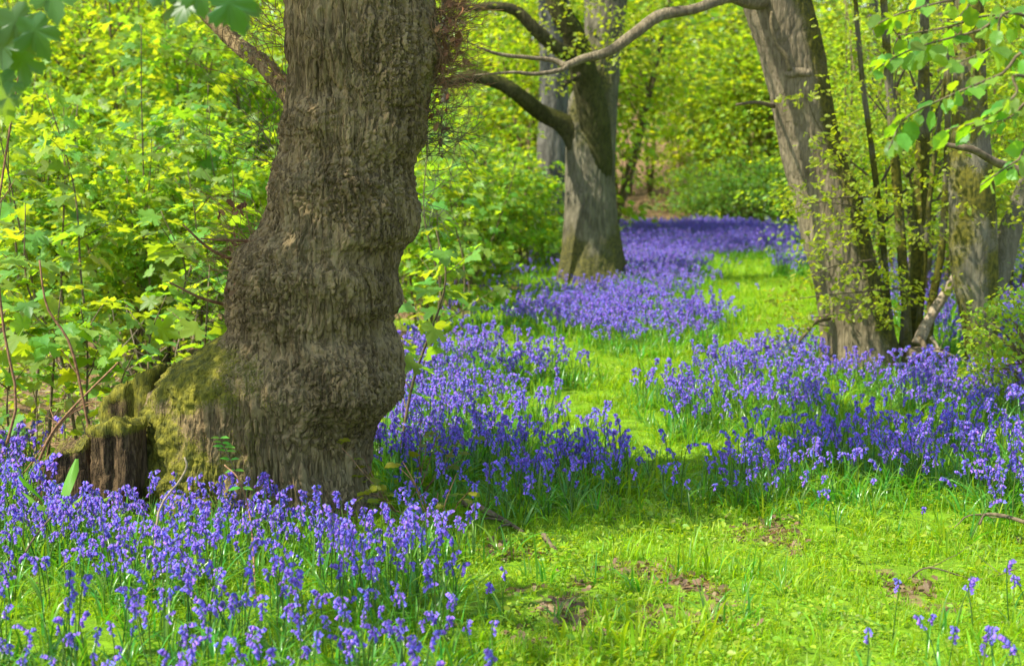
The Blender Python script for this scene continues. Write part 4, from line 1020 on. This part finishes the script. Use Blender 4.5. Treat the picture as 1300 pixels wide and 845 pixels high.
for px, py, Y, s, d, n in [(12, 12, 4.8, 0.17, (0.5, -0.2, -0.9), (-0.2, -0.75, 0.6)), (40, 22, 4.75, 0.16, (0.25, -0.1, -0.9), (-0.3, -0.8, 0.5)), (25, 62, 4.9, 0.15, (0.1, 0.4, -0.9), (0.2, 0.7, 0.5)), (0, 92, 4.85, 0.14, (0.35, -0.1, -0.9), (0.5, -0.5, 0.5)),
                           (2, 110, 4.8, 0.15, (0.3, 0.2, -0.9), (0.7, -0.3, 0.3)), (-10, 40, 4.9, 0.16, (0.4, 0.1, -0.8), (0.1, 0.7, 0.4)), (235, -8, 4.8, 0.15, (0.0, -0.3, -0.8), (0.2, 0.8, 0.5)), (250, -20, 4.75, 0.12, (0.2, -0.2, -0.9), (0, -0.8, 0.5)),
                           (285, -12, 4.7, 0.16, (0.35, -0.1, -0.9), (-0.2, -0.8, 0.5)), (298, -5, 4.8, 0.14, (0.2, 0.3, -0.9), (-0.1, 0.7, 0.4)), (150, -30, 4.85, 0.13, (0, -0.3, -0.8), (0, 0.8, 0.5)), (205, -30, 4.8, 0.13, (-0.2, -0.2, -0.8), (0, 0.7, 0.6)), (60, -18, 4.8, 0.15, (0.3, -0.4, -0.6), (0, -0.3, 0.9)), (-25, 0, 4.9, 0.16, (0.3, -0.3, -0.7), (0, -0.5, 0.9))]:
    leaf_obj(SYC_NEAR, at(px, py, Y), d, n, s * 0.74, syt, NB)
cm, _ = crown_mesh('crown', rng, NB + np.array([-0.25, -0.6, 3.5]), (0.95, 0.95, 0.75), 22, 12, 0.12, SYC, M['syc'], 0.3, 0.06)  # sparse unseen crown, added to throw dappled shade on the hanging leaves
part('crown', shift(cm, NB), syt)['kind'] = 'stuff'

# ---- hazel reaching in from the right
ZB = np.array([2.35, 5.9, 0.0])
haz = thing('hazel_bush', 'hazel with rounded soft leaves reaching over from beside the ride', 'shrub', ZB)
part('stem', shift(Geo().add(*tube(smooth_path([ZB - [0, 0, 0.1], ZB + [0.05, 0, 1.0], ZB + [-0.05, 0, 2.0], ZB + [-0.2, 0, 3.0]], 30), np.linspace(0.03, 0.012, 30), 10)).mesh('stem', M['twig']), ZB), haz)
rg = np.random.default_rng(15)
for pts, nn in [([ZB + [0, 0, 1.75], at(1320, 20, 5.8), at(1240, 40, 5.7), at(1160, 62, 5.6), at(1105, 92, 5.5)], 13), ([ZB + [0, 0, 1.65], at(1330, 70, 5.7), at(1270, 95, 5.6), at(1210, 120, 5.5), at(1150, 150, 5.45), at(1128, 190, 5.4)], 14),
                ([ZB + [0, 0, 1.9], at(1310, -20, 5.7), at(1230, -5, 5.6), at(1150, 15, 5.5), at(1115, 30, 5.5)], 11), ([ZB + [0, 0, 1.55], at(1340, 130, 5.7), at(1280, 150, 5.6), at(1230, 165, 5.6)], 8),
                ([ZB + [0, 0, 1.5], at(1330, 190, 5.6), at(1290, 205, 5.5), at(1245, 235, 5.4)], 7), ([ZB + [0, 0, 1.8], at(1300, 20, 5.5), at(1260, 60, 5.4), at(1190, 90, 5.3)], 9), ([ZB + [0, 0, 1.8], at(1310, 40, 5.9), at(1260, 20, 5.8), at(1200, 35, 5.7), at(1140, 45, 5.7)], 11), ([ZB + [0, 0, 1.7], at(1310, 100, 5.3), at(1290, 120, 5.2), at(1255, 150, 5.2), at(1200, 165, 5.2)], 8)]:
    P = smooth_path(pts, 24)
    hb = part('branch', shift(Geo().add(*tube(P, np.linspace(0.007, 0.002, 24), 6)).mesh('branch', M['twig']), ZB), haz)
    nn = int(nn * 2.4)
    for q in range(nn):
        i = 6 + int(q * 17 / nn); side = 1 if q % 2 else -1
        fw = norm(P[min(i + 1, 23)] - P[i - 1])
        d = fw * 0.5 + np.array([0, side * 0.8, 0]) + rg.normal(0, 0.5, 3) + np.array([0, 0, -0.35])
        leaf_obj(HAZ_ME, P[i] + norm(d) * 0.02, d, np.array([-0.1, -0.2, 1.0]) + rg.normal(0, 0.6, 3), rg.uniform(0.035, 0.075), hb, ZB)
stick_pts = [at(1330, 235, 7.5), at(1290, 216, 7.5), at(1262, 205, 7.45), at(1235, 190, 7.4), at(1208, 185, 7.4), at(1184, 178, 7.4)]
hz2 = smooth_path([np.array([gx(1400, 7.5), 7.5, 0.0]), at(1380, 420, 7.5)] + stick_pts, 50)
DB = hz2[0].copy()
thing('dead_branch', 'bare grey crooked branch crossing in front of the pale grey trunk', 'branch', DB, me=shift(Geo().add(*tube(hz2, np.concatenate([np.linspace(0.03, 0.016, 35), np.linspace(0.016, 0.006, 15)]), 8)).mesh('dead_branch', M['twig']), DB))

# ------------------------------------------------------------------ bluebells
def bell_geo(rg, base, axis, L=0.020):
    a = norm(axis); u = norm(np.cross(a, [0.3, 0.2, 0.9])); v = np.cross(a, u)
    th = np.arange(6) * math.pi / 3
    V = []
    for t, r in [(0, 0.0016), (0.18, 0.0042), (0.7, 0.0047), (1.0, 0.0086)]:
        c = base + a * L * t
        V.append(c + r * (np.cos(th)[:, None] * u + np.sin(th)[:, None] * v))
    V[-1] = V[-1] - a * 0.002
    V = np.concatenate(V)
    i = np.arange(3)[:, None] * 6; j = np.arange(6)[None]; j2 = (j + 1) % 6
    return V, np.stack([i + j, i + j2, i + 6 + j2, i + 6 + j], -1).reshape(-1, 4)

def strap_geo(rg, a, L, w, arch):
    d = np.array([math.cos(a), math.sin(a), 0]); s = np.array([-math.sin(a), math.cos(a), 0])
    t = np.linspace(0, 1, 6)
    V = []
    for q in t:
        p = d * (0.02 + L * arch * q ** 1.6) + np.array([0, 0, L * (1 - 0.3 * arch) * (q - arch * 0.62 * q ** 2.6)])
        ww = w * (1 - q ** 3) * (0.55 + 0.9 * q * (1 - q) * 1.8) + 0.0005
        V += [p - s * ww + np.array([0, 0, ww * 0.6]), p, p + s * ww + np.array([0, 0, ww * 0.6])]
    i = np.arange(5) * 3
    Q = np.concatenate([np.stack([i, i + 1, i + 4, i + 3], 1), np.stack([i + 1, i + 2, i + 5, i + 4], 1)])
    return np.array(V), Q

def bluebell(seed):
    rg = np.random.default_rng(seed)
    h = rg.uniform(0.23, 0.34); nod = rg.uniform(0.02, 0.07)
    P = smooth_path([(0, 0, -0.02), (rg.normal(0, 0.006), rg.normal(0, 0.006), h * 0.5), (0.005, rg.normal(0, 0.006), h * 0.8), (nod * 0.5, 0, h * 0.97), (nod, 0, h)], 16)
    st = Geo().add(*tube(P, np.linspace(0.0032, 0.0016, 16), 5, False), A=None)
    fl = Geo()
    nb = rg.integers(10, 17)
    for k in range(nb):
        f = 0.50 + 0.50 * (k + 0.4) / nb
        i = f * 15; i0 = min(int(i), 14); p = P[i0] + (P[i0 + 1] - P[i0]) * (i - i0)
        a = rg.normal(0, 1.1)
        out = np.array([math.cos(a), math.sin(a), 0.0])
        ped = p + out * rg.uniform(0.005, 0.010) + np.array([0, 0, 0.003])
        st.add(*tube(np.array([p, (p + ped) / 2 + [0, 0, 0.003], ped]), 0.001, 3, False))
        ax = out * rg.uniform(0.3, 0.9) + np.array([0, 0, -1.0 if f < 0.9 else -0.8])
        V, Q = bell_geo(rg, ped, ax, rg.uniform(0.017, 0.023) * (1.15 - 0.3 * f))
        fl.add(V, Q, A=np.full(len(V), rg.random()))
    lv = []
    for k in range(4):
        V, Q = strap_geo(rg, rg.uniform(0, 6.28), rg.uniform(0.2, 0.32), rg.uniform(0.005, 0.009), rg.uniform(0.35, 0.75))
        lv.append((V, Q))
    return st, fl, lv
NVAR = 14
BLV = [bluebell(900 + i) for i in range(NVAR)]
BL_ME = []
for st, fl, lv in BLV:
    BL_ME.append((st.mesh('stem', M['bell_stem']), fl.mesh('flower_cluster', M['bell']), [mk_mesh('leaf', V, Q, None, True, {'rnd': np.full(len(V), 0.5)}, M['strap']) for V, Q in lv]))

pts = []
rg = np.random.default_rng(42)
for poly, den, hf in BLUE:
    pl = np.array(poly); lo, hi = pl.min(0) - 0.4, pl.max(0) + 0.4
    n = int(min(2.9 * den * (hi - lo).prod(), 120000))
    x = rg.uniform(lo[0], hi[0], n); y = rg.uniform(lo[1], hi[1], n)
    ff = np.clip(y / 11, 1, 4)
    ins = inpoly(x + ff * (0.16 * n2(x, y, 0.45, 1) + 0.06 * rg.normal(size=n)), y + ff * (0.35 * n2(x, y, 0.6, 7) + 0.12 * rg.normal(size=n)), poly)
    dens = 0.62 + 0.9 * n2(x, y, 0.5, 17) + 0.35 * n2(x, y, 0.2, 27)
    keep = ins & (rg.random(n) < np.clip(dens, 0.08, 1))
    pts.append(np.stack([x[keep], y[keep], np.full(keep.sum(), hf)], 1))
pts = np.concatenate(pts)
def clear_of(x, y):
    ok = np.ones(len(x), bool)
    for bx, by, r in [(OB[0], OY, 0.44), (OB[0] - 0.55, OY + 0.05, 0.24), (MB_[0], MY, 0.44), (LB_[0], LY, 0.38), (GB_[0], GY, 0.2), (gx(150, 8.02), 8.02, 0.14), (gx(172, 8.42), 8.42, 0.15), (gx(88, 8.1), 8.1, 0.15)]:
        ok &= (x - bx) ** 2 + (y - by) ** 2 > r * r
    return ok
pts = pts[clear_of(pts[:, 0], pts[:, 1])]
for bx, by, r in [(LB_[0], LY - 0.75, 0.62), (LB_[0] + 0.15, LY - 0.5, 0.6), (GB_[0], GY - 0.4, 0.35), (CB_[0], CYY - 0.5, 0.4), (MB_[0], MY - 0.6, 0.4)]:
    pts = pts[((pts[:, 0] - bx) ** 2 + (pts[:, 1] - by) ** 2 > r * r) | (rg.random(len(pts)) < 0.12)]
pz = H(pts[:, 0], pts[:, 1])
px_, py_ = proj(np.stack([pts[:, 0], pts[:, 1], pz], 1))
vis = (px_ > 6) & (px_ < 1294) & (py_ < 850) & (py_ > 0)
order = np.argsort(np.where(vis, pts[:, 1], 1e9))
IND = order[:300]
rest = np.ones(len(pts), bool); rest[IND] = False
for c, k in enumerate(IND):
    x, y, hf = pts[k]
    v = c % NVAR
    rightside = x > 0.6
    if rightside: lab, grp = 'nodding bluebell in the loose clump beside the ride, away from the oaks', 'bluebells of the loose clump'
    elif px_[k] > 596: lab, grp = 'single bluebell standing apart in the grass near the old oak clump', 'stray bluebells by the clump'
    else: lab, grp = 'nodding violet-blue bluebell in the dense clump before the old oak', 'bluebells before the old oak'
    t = thing('bluebell', lab, 'bluebell', (x, y, pz[k]), rg.uniform(0, 6.28), grp, None, hf * rg.uniform(0.68, 1.12))
    t.rotation_euler = (rg.normal(0, 0.13), rg.normal(0, 0.13), rg.uniform(0, 6.28))
    st, fl, lv = BL_ME[v]
    part('stem', st, t); part('flower_cluster', fl, t)
    for q in range(2): part('leaf', lv[(q + c) % 4], t)

def proto_collection(name, objs):
    c = bpy.data.collections.new(name)
    for o in objs: c.objects.link(o)
    return c

def scatter(name, label, cat, protos, P, rot, scl, idx):
    me = bpy.data.meshes.new(name)
    me.vertices.add(len(P)); me.vertices.foreach_set('co', np.asarray(P, np.float32).ravel())
    a = me.attributes.new('rot', 'FLOAT_VECTOR', 'POINT'); a.data.foreach_set('vector', np.asarray(rot, np.float32).ravel())
    a = me.attributes.new('scl', 'FLOAT', 'POINT'); a.data.foreach_set('value', np.asarray(scl, np.float32))
    a = me.attributes.new('idx', 'INT', 'POINT'); a.data.foreach_set('value', np.asarray(idx, np.int32))
    o = bpy.data.objects.new(name, me); link(o)
    o['kind'] = 'stuff'; o['label'] = label; o['category'] = cat
    ng = bpy.data.node_groups.new(name, 'GeometryNodeTree')
    ng.interface.new_socket('Geometry', in_out='INPUT', socket_type='NodeSocketGeometry')
    ng.interface.new_socket('Geometry', in_out='OUTPUT', socket_type='NodeSocketGeometry')
    ns, ln = ng.nodes, ng.links
    gi, gout = ns.new('NodeGroupInput'), ns.new('NodeGroupOutput')
    ip = ns.new('GeometryNodeInstanceOnPoints'); ci = ns.new('GeometryNodeCollectionInfo')
    ci.inputs['Collection'].default_value = proto_collection(name + '_kinds', protos)
    ci.inputs['Separate Children'].default_value = True; ci.inputs['Reset Children'].default_value = True
    def na(t, nm):
        n = ns.new('GeometryNodeInputNamedAttribute'); n.data_type = t; n.inputs['Name'].default_value = nm
        return n.outputs['Attribute']
    ln.new(gi.outputs[0], ip.inputs['Points']); ln.new(ci.outputs[0], ip.inputs['Instance'])
    ip.inputs['Pick Instance'].default_value = True
    ln.new(na('INT', 'idx'), ip.inputs['Instance Index'])
    e = ns.new('FunctionNodeEulerToRotation'); ln.new(na('FLOAT_VECTOR', 'rot'), e.inputs[0]); ln.new(e.outputs[0], ip.inputs['Rotation'])
    ln.new(na('FLOAT', 'scl'), ip.inputs['Scale'])
    ln.new(ip.outputs[0], gout.inputs[0])
    md = o.modifiers.new('scatter', 'NODES'); md.node_group = ng
    return o

def joined(name, meshes_mats):
    """one prototype object with several materials"""
    Vs, Qs, Ts, As, mi, off = [], [], [], [], [], 0
    me = bpy.data.meshes.new(name)
    qm, tm = [], []
    for k, (V, Q, T, A, mat) in enumerate(meshes_mats):
        Vs.append(V); As.append(A)
        if Q is not None and len(Q): Qs.append(np.asarray(Q) + off); qm.append(np.full(len(Q), k))
        if T is not None and len(T): Ts.append(np.asarray(T) + off); tm.append(np.full(len(T), k))
        off += len(V)
    me = mk_mesh(name, np.concatenate(Vs), np.concatenate(Qs) if Qs else None, np.concatenate(Ts) if Ts else None, True, {'rnd': np.concatenate(As)})
    for mm in meshes_mats: me.materials.append(mm[4])
    me.polygons.foreach_set('material_index', np.concatenate(qm + tm).astype(np.int32))
    return bpy.data.objects.new(name, me)

def cat_geo(g):
    return np.concatenate(g.V), (np.concatenate(g.Q) if g.Q else None), (np.concatenate(g.T) if g.T else None), np.concatenate(g.A)
protos = []
for i, (st, fl, lv) in enumerate(BLV):
    lg = Geo()
    for q, (V, Q) in enumerate(lv[:3]): lg.add(V, Q, A=np.full(len(V), 0.2 + 0.3 * q))
    protos.append(joined('bluebell_kind_%02d' % i, [(*cat_geo(st), M['bell_stem']), (*cat_geo(fl), M['bell']), (*cat_geo(lg), M['strap'])]))
q = pts[rest]; qz = pz[rest]; n = len(q)
rot = np.stack([rg.normal(0, 0.16, n), rg.normal(0, 0.16, n), rg.uniform(0, 6.28, n)], 1)
scatter('bluebell_carpet', 'carpet of violet-blue bluebells spreading along both sides of the grassy ride', 'bluebells', protos,
        np.stack([q[:, 0], q[:, 1], qz], 1), rot, q[:, 2] * rg.uniform(0.62, 1.08, n), rg.integers(0, NVAR, n))
print('bluebells', len(pts))

# ------------------------------------------------------------------ grass, weeds and litter
def blade_tuft(seed, nbl, r, h0, h1, w):
    rg = np.random.default_rng(seed); g = Geo()
    for _ in range(nbl):
        a = rg.uniform(0, 6.28); L = rg.uniform(h0, h1)
        V, Q = strap_geo(rg, a, L, w * rg.uniform(0.6, 1.1), rg.uniform(0.15, 0.8))
        ra, rr = rg.uniform(0, 6.28), r * math.sqrt(rg.random())
        V = V + np.array([rr * math.cos(ra), rr * math.sin(ra), -0.005])
        g.add(V, Q, A=np.full(len(V), rg.random()))
    return g
def weed_tuft(seed, nl, r, h, size):
    rg = np.random.default_rng(seed)
    a = rg.uniform(0, 6.28, nl); rr = r * np.sqrt(rg.random(nl))
    p = np.stack([np.cos(a) * rr, np.sin(a) * rr, rg.uniform(0.01, h, nl)], 1)
    d = np.stack([np.cos(a), np.sin(a), rg.uniform(-0.3, 0.5, nl)], 1) + rg.normal(0, 0.5, (nl, 3))
    nn = np.array([0, 0, 1.0]) + rg.normal(0, 0.4, (nl, 3))
    V, T, A = put_leaves(LF6, p, d, nn, size * rg.uniform(0.6, 1.2, nl), rg.random(nl))
    g = Geo(); g.add(V, None, T, A)
    return g
gp = [joined('grass_kind_%02d' % i, [(*cat_geo(blade_tuft(300 + i, 18, 0.07, 0.035, 0.14, 0.0032)), M['grass'])]) for i in range(4)]
gp += [joined('grass_kind_%02d' % (4 + i), [(*cat_geo(weed_tuft(320 + i, 16, 0.08, 0.05, 0.032)), M['weed'])]) for i in range(3)]
sp_ = [joined('strap_kind_%02d' % i, [(*cat_geo(blade_tuft(340 + i, 9, 0.04, 0.16, 0.30, 0.0065)), M['strap'])]) for i in range(3)]

def area_pts(rg, y0, y1, den, xm=1.15):
    """even points over the strip of ground between distances y0 and y1, a little wider than the view"""
    w1 = 650 / F_PX * y1 * xm + 0.8
    n = int(den * 2 * w1 * (y1 - y0))
    x = rg.uniform(-w1, w1, n); y = rg.uniform(y0, y1, n)
    k = np.abs(x) < 650 / F_PX * y * xm + 0.8
    return x[k], y[k]
X, Y_ = [], []
for y0, y1, den in [(4.4, 9, 420), (9, 14, 260), (14, 22, 130), (22, 32, 80), (32, 44, 45)]:
    x, y = area_pts(rg, y0, y1, den); X.append(x); Y_.append(y)
x = np.concatenate(X); y = np.concatenate(Y_)
gr = grass_at(x, y)
keep = (rg.random(len(x)) < np.clip(gr * (0.95 + 0.5 * n2(x, y, 0.5, 41)), 0.03, 1)) & clear_of(x, y)
x, y = x[keep], y[keep]; n = len(x)
weedy = n2(x, y, 0.7, 51) + 0.5 * n2(x, y, 0.25, 52)
nearr = sstep(11, 8, y) * sstep(-0.4, 0.1, x)
idx = np.where(rg.random(n) < np.clip(0.12 + 0.5 * weedy + 0.35 * nearr, 0.03, 0.9), rg.integers(4, 7, n), rg.integers(0, 4, n))
sc = rg.uniform(0.5, 1.05, n) * (0.85 + 0.6 * n2(x, y, 0.7, 61) + 0.4 * n2(x, y, 0.22, 63)) * np.where(rg.random(n) < 0.14, 1.0 + rg.random(n) * 1.2, 1.0) * np.interp(y, [8, 20, 40], [0.85, 1.0, 1.3])
sc = np.where(idx >= 4, np.minimum(sc, 1.05), sc)
scatter('grass', 'short bright green grass and low weeds covering the sunny ride', 'grass', gp, np.stack([x, y, H(x, y)], 1),
        np.stack([rg.normal(0, 0.12, n), rg.normal(0, 0.12, n), rg.uniform(0, 6.28, n)], 1), sc, idx)
print('grass', n)
# strap leaves among and in front of the bluebells
sel = rg.random(len(pts)) < 0.45
sx = pts[sel, 0] + rg.normal(0, 0.12, sel.sum()); sy = pts[sel, 1] + rg.normal(-0.06, 0.14, sel.sum())
ex, ey = area_pts(rg, 6, 16, 9)
e = (n2(ex, ey, 0.8, 71) > 0.12) & (ex > -0.6)
sx = np.concatenate([sx, ex[e]]); sy = np.concatenate([sy, ey[e]])
k = clear_of(sx, sy); sx, sy = sx[k], sy[k]; n = len(sx)
scatter('bluebell_leaves', 'long narrow arching bluebell leaves growing thickly under the flowers', 'foliage', sp_, np.stack([sx, sy, H(sx, sy)], 1),
        np.stack([np.zeros(n), np.zeros(n), rg.uniform(0, 6.28, n)], 1), rg.uniform(0.5, 1.0, n), rg.integers(0, 3, n))
# dead leaves
dl = []
for i in range(4):
    rr = np.random.default_rng(400 + i)
    tv = OAK[0].copy(); tv[:, 2] += 0.25 * np.sin(4 * tv[:, 1] + i) * np.abs(tv[:, 0]) * 2 + 0.12 * np.cos(6 * tv[:, 0] + i)
    dl.append(joined('dead_leaf_kind_%02d' % i, [(tv * 0.040, None, OAK[1], np.full(len(tv), rr.random()), M['dead'])]))
lx, ly = [], []
for L in LITTER:
    pl = np.array(L); lo, hi = pl.min(0), pl.max(0)
    n = int(950 * (hi - lo).prod()); a = rg.uniform(lo[0], hi[0], n); b = rg.uniform(lo[1], hi[1], n)
    k = inpoly(a + 0.22 * n2(a, b, 0.25, 8), b + 0.5 * n2(a, b, 0.3, 12), L) & (n2(a, b, 0.22, 19) > -0.10 + 0.30 * rg.normal(size=n)); lx.append(a[k]); ly.append(b[k])
a, b = area_pts(rg, 4.5, 30, 60); k = rg.random(len(a)) < (1 - grass_at(a, b)) * 0.8 + 0.06; lx.append(a[k]); ly.append(b[k])
x = np.concatenate(lx); y = np.concatenate(ly); k = clear_of(x, y); x, y = x[k], y[k]; n = len(x)
scatter('leaf_litter', 'curled brown dead leaves lying in bare patches of the ride and thicket', 'dead leaves', dl, np.stack([x, y, H(x, y) + 0.012], 1),
        np.stack([rg.normal(0, 0.5, n), rg.normal(0, 0.5, n), rg.uniform(0, 6.28, n)], 1), rg.uniform(0.6, 1.25, n), rg.integers(0, 4, n))
# low green undergrowth of the thicket floor
ug = [joined('undergrowth_kind_%02d' % i, [(*cat_geo(weed_tuft(360 + i, 20, 0.2, 0.32, 0.075)), M['syc'])]) for i in range(3)]
a, b = area_pts(rg, 9.0, 42, 5.5, 1.3)
k = (grass_at(a, b) < 0.4) & clear_of(a, b); a, b = a[k], b[k]; n = len(a)
scatter('undergrowth', 'low leafy undergrowth and bramble covering the thicket floor', 'undergrowth', ug, np.stack([a, b, H(a, b)], 1),
        np.stack([np.zeros(n), np.zeros(n), rg.uniform(0, 6.28, n)], 1), rg.uniform(0.6, 1.5, n), rg.integers(0, 3, n))
# dead twigs and bramble stems tangled on the thicket floor
tw = []
for i in range(3):
    rr = np.random.default_rng(380 + i); g = Geo()
    for _ in range(7):
        d = rr.normal(size=3); d[2] = abs(d[2]) * 0.5
        P, _ = wander(rr, (rr.normal(0, 0.15), rr.normal(0, 0.15), 0), d, rr.uniform(0.4, 0.9), 9, 0.25, -0.03)
        g.add(*tube(P, np.linspace(0.005, 0.002, 9), 4, False))
    tw.append(joined('twig_kind_%02d' % i, [(*cat_geo(g), M['twig_pale'])]))
a, b = area_pts(rg, 9.0, 34, 1.6, 1.3)
k = (grass_at(a, b) < 0.3) & clear_of(a, b); a, b = a[k], b[k]; n = len(a)
scatter('dead_twigs', 'tangle of dead twigs and bramble stems on the thicket floor', 'twigs', tw, np.stack([a, b, H(a, b)], 1),
        np.stack([np.zeros(n), np.zeros(n), rg.uniform(0, 6.28, n)], 1), rg.uniform(0.7, 1.4, n), rg.integers(0, 3, n))

# ------------------------------------------------------------------ small plants and fallen wood in front
def lance(L, w, seg=8, bend=0.3, wav=0.02):
    t = np.linspace(0, 1, seg)
    V = []
    for q in t:
        ww = w * math.sin(math.pi * min(1, (q * 0.93 + 0.05))) ** 0.8 + 0.002
        y = bend * q * q * L; z = L * q * (1 - 0.2 * bend * q)
        V += [(-ww, y + ww * 0.35, z), (-ww * 0.5, y + ww * 0.1, z), (0, y, z), (ww * 0.5, y + ww * 0.1, z), (ww, y + ww * 0.35 + wav * math.sin(9 * q), z)]
    i = np.arange(seg - 1)[:, None] * 5; j = np.arange(4)[None]
    return np.array(V), np.stack([i + j, i + j + 1, i + 5 + j + 1, i + 5 + j], -1).reshape(-1, 4)
DP = np.array([gx(75, 7.5), 7.5, 0.0]); DP[2] = Hs(DP[0], 7.5)
dk = thing('dock_plant', 'broad upright pale green leaves in front of the low dark stump', 'plant', DP)
for a, L, w, b in [(2.2, 0.37, 0.026, 0.45), (-0.5, 0.40, 0.032, 0.30), (1.2, 0.28, 0.026, 0.7), (3.9, 0.30, 0.024, 0.7), (5.2, 0.25, 0.022, 0.9)]:
    V, Q = lance(L, w, bend=b)
    o = part('leaf', mk_mesh('leaf', V, Q, None, True, None, M['dock']), dk); o.rotation_euler = (0, 0, a)
# nettle-like sprig in front of the trunk
NPs = np.array([gx(318, 7.55), 7.55, 0.0]); NPs[2] = Hs(NPs[0], 7.55)
nt_ = thing('nettle_sprig', 'slender green sprig with toothed leaves before the old oak trunk', 'plant', NPs)
P = smooth_path([NPs, at(312, 640, 7.55), at(296, 592, 7.55), at(279, 556, 7.55)], 20)
part('stem', shift(Geo().add(*tube(P, np.linspace(0.003, 0.0015, 20), 5)).mesh('stem', M['twig']), NPs), nt_)
OAK_ME = tri_leaf('leaf', LF6, M['dock'])
rg = np.random.default_rng(8)
for i in (9, 12, 14, 16, 17, 18, 19):
    for s in (-1, 1):
        leaf_obj(OAK_ME, P[i], (s, -0.2, 0.25 + rg.normal(0, 0.15)), (0, -0.3, 1), rg.uniform(0.035, 0.06), nt_, NPs)
# yellow bramble right of the trunk foot
for px, Y, n, lab in [(508, 8.0, 30, 'yellow-green bramble growing at the right foot of the old oak'), (535, 8.6, 26, 'yellowish low bramble between the old oak and the bluebell drift'), (560, 7.6, 16, 'small yellow-leaved bramble at the edge of the front bluebell clump')]:
    b = np.array([gx(px, Y), Y, 0.0]); b[2] = Hs(b[0], Y)
    t = thing('bramble', lab, 'bramble', b)
    g = Geo(); lp = []
    for k in range(6):
        a = rg.uniform(0, 6.28); P, _ = wander(rg, (0, 0, 0), (math.cos(a) * 0.6, math.sin(a) * 0.6, 1.0), rg.uniform(0.25, 0.5), 8, 0.25, -0.05)
        g.add(*tube(P, np.linspace(0.004, 0.002, 8), 4)); lp.append(P[3:])
    part('stem', g.mesh('stem', M['twig_red']), t)
    lp = np.concatenate(lp); pk = lp[rg.integers(0, len(lp), n)] + rg.normal(0, 0.02, (n, 3))
    BR = tri_leaf('leaf', OAK, M['bramble'])
    for q in range(n):
        leaf_obj(BR, pk[q], (rg.normal(), rg.normal(), 0.1), np.array([0, 0, 1]) + rg.normal(0, 0.4, 3), rg.uniform(0.05, 0.08), t, np.zeros(3))
# brown bramble arcs at the far left
for pts_, r, lab in [([(34, 640), (60, 560), (90, 520), (150, 460)], 0.008, 'straight reddish bramble stem rising from the left bluebells'), ([(-30, 660), (20, 610), (60, 560), (100, 515), (140, 510)], 0.005, 'arching brown bramble stem over the left bluebells'), ([(100, 640), (60, 600), (70, 545), (110, 515), (155, 512)], 0.004, 'thin looping bramble stem in front of the low stump'),
                     ([(-20, 640), (20, 520), (5, 420), (-5, 300), (10, 180), (30, 60)], 0.008, 'tall thin sapling stem at the thicket edge'), ([(130, 620), (112, 540), (90, 440), (60, 390), (50, 330)], 0.008, 'bare brown shoot leaning out behind the short stump')]:
    pp = [at(*q_, 8.6) for q_ in pts_]; pp[0][2] = 0.0
    stick(lab, pp, r, r * 0.6, 'twig_red', 'bramble_cane', 'bramble', side=2)
# sticks in the grass
def gpt(px, py, z=0.03):
    x, y = G2(px, py); return np.array([x, y, Hs(x, y) + z])
stick('rough brown fallen branch at the edge of the front bluebell clump', [gpt(590, 655, 0.06), gpt(612, 662, 0.05), gpt(640, 672, 0.03), gpt(664, 684, 0.02)], 0.022, 0.008, 'twig', 'fallen_branch', 'branch', side=3)
stick('short dark stub of wood lying in the grass', [gpt(690, 698, 0.05), gpt(698, 704, 0.03), gpt(706, 710, 0.02)], 0.014, 0.010, 'twig')
stick('curved bare twig arching over the front bluebells', [gpt(195, 775, 0.0), at(200, 655, 7.0), at(228, 610, 7.0), at(237, 592, 7.0), at(234, 580, 7.0)], 0.005, 0.004, 'twig_pale')
stick('dark straight twig lying through the front left bluebells', [gpt(20, 740, 0.05), at(45, 680, 7.0), at(75, 645, 7.1)], 0.005, 0.003, 'twig')
stick('brown upright dead stalk in the clump before the old oak', [gpt(325, 770, 0.0), at(318, 660, 7.2), at(304, 610, 7.2), at(285, 590, 7.25)], 0.004, 0.003, 'twig_red')
stick('short stick with yellow leaves beside the right bluebell drift', [gpt(1310, 700, 0.12), gpt(1275, 690, 0.13), gpt(1250, 684, 0.12), gpt(1243, 690, 0.10)], 0.010, 0.006, 'twig', side=3)
stick('thin arching twig above the loose bluebell clump', [gpt(1150, 735, 0.0), at(1180, 720, 6.9), at(1240, 735, 6.9), at(1290, 722, 6.9)], 0.004, 0.0025, 'twig', side=2)
print('objects', len(bpy.data.objects), 'tris', sum(len(m.loop_triangles) if m.loop_triangles else len(m.polygons) for m in bpy.data.meshes))
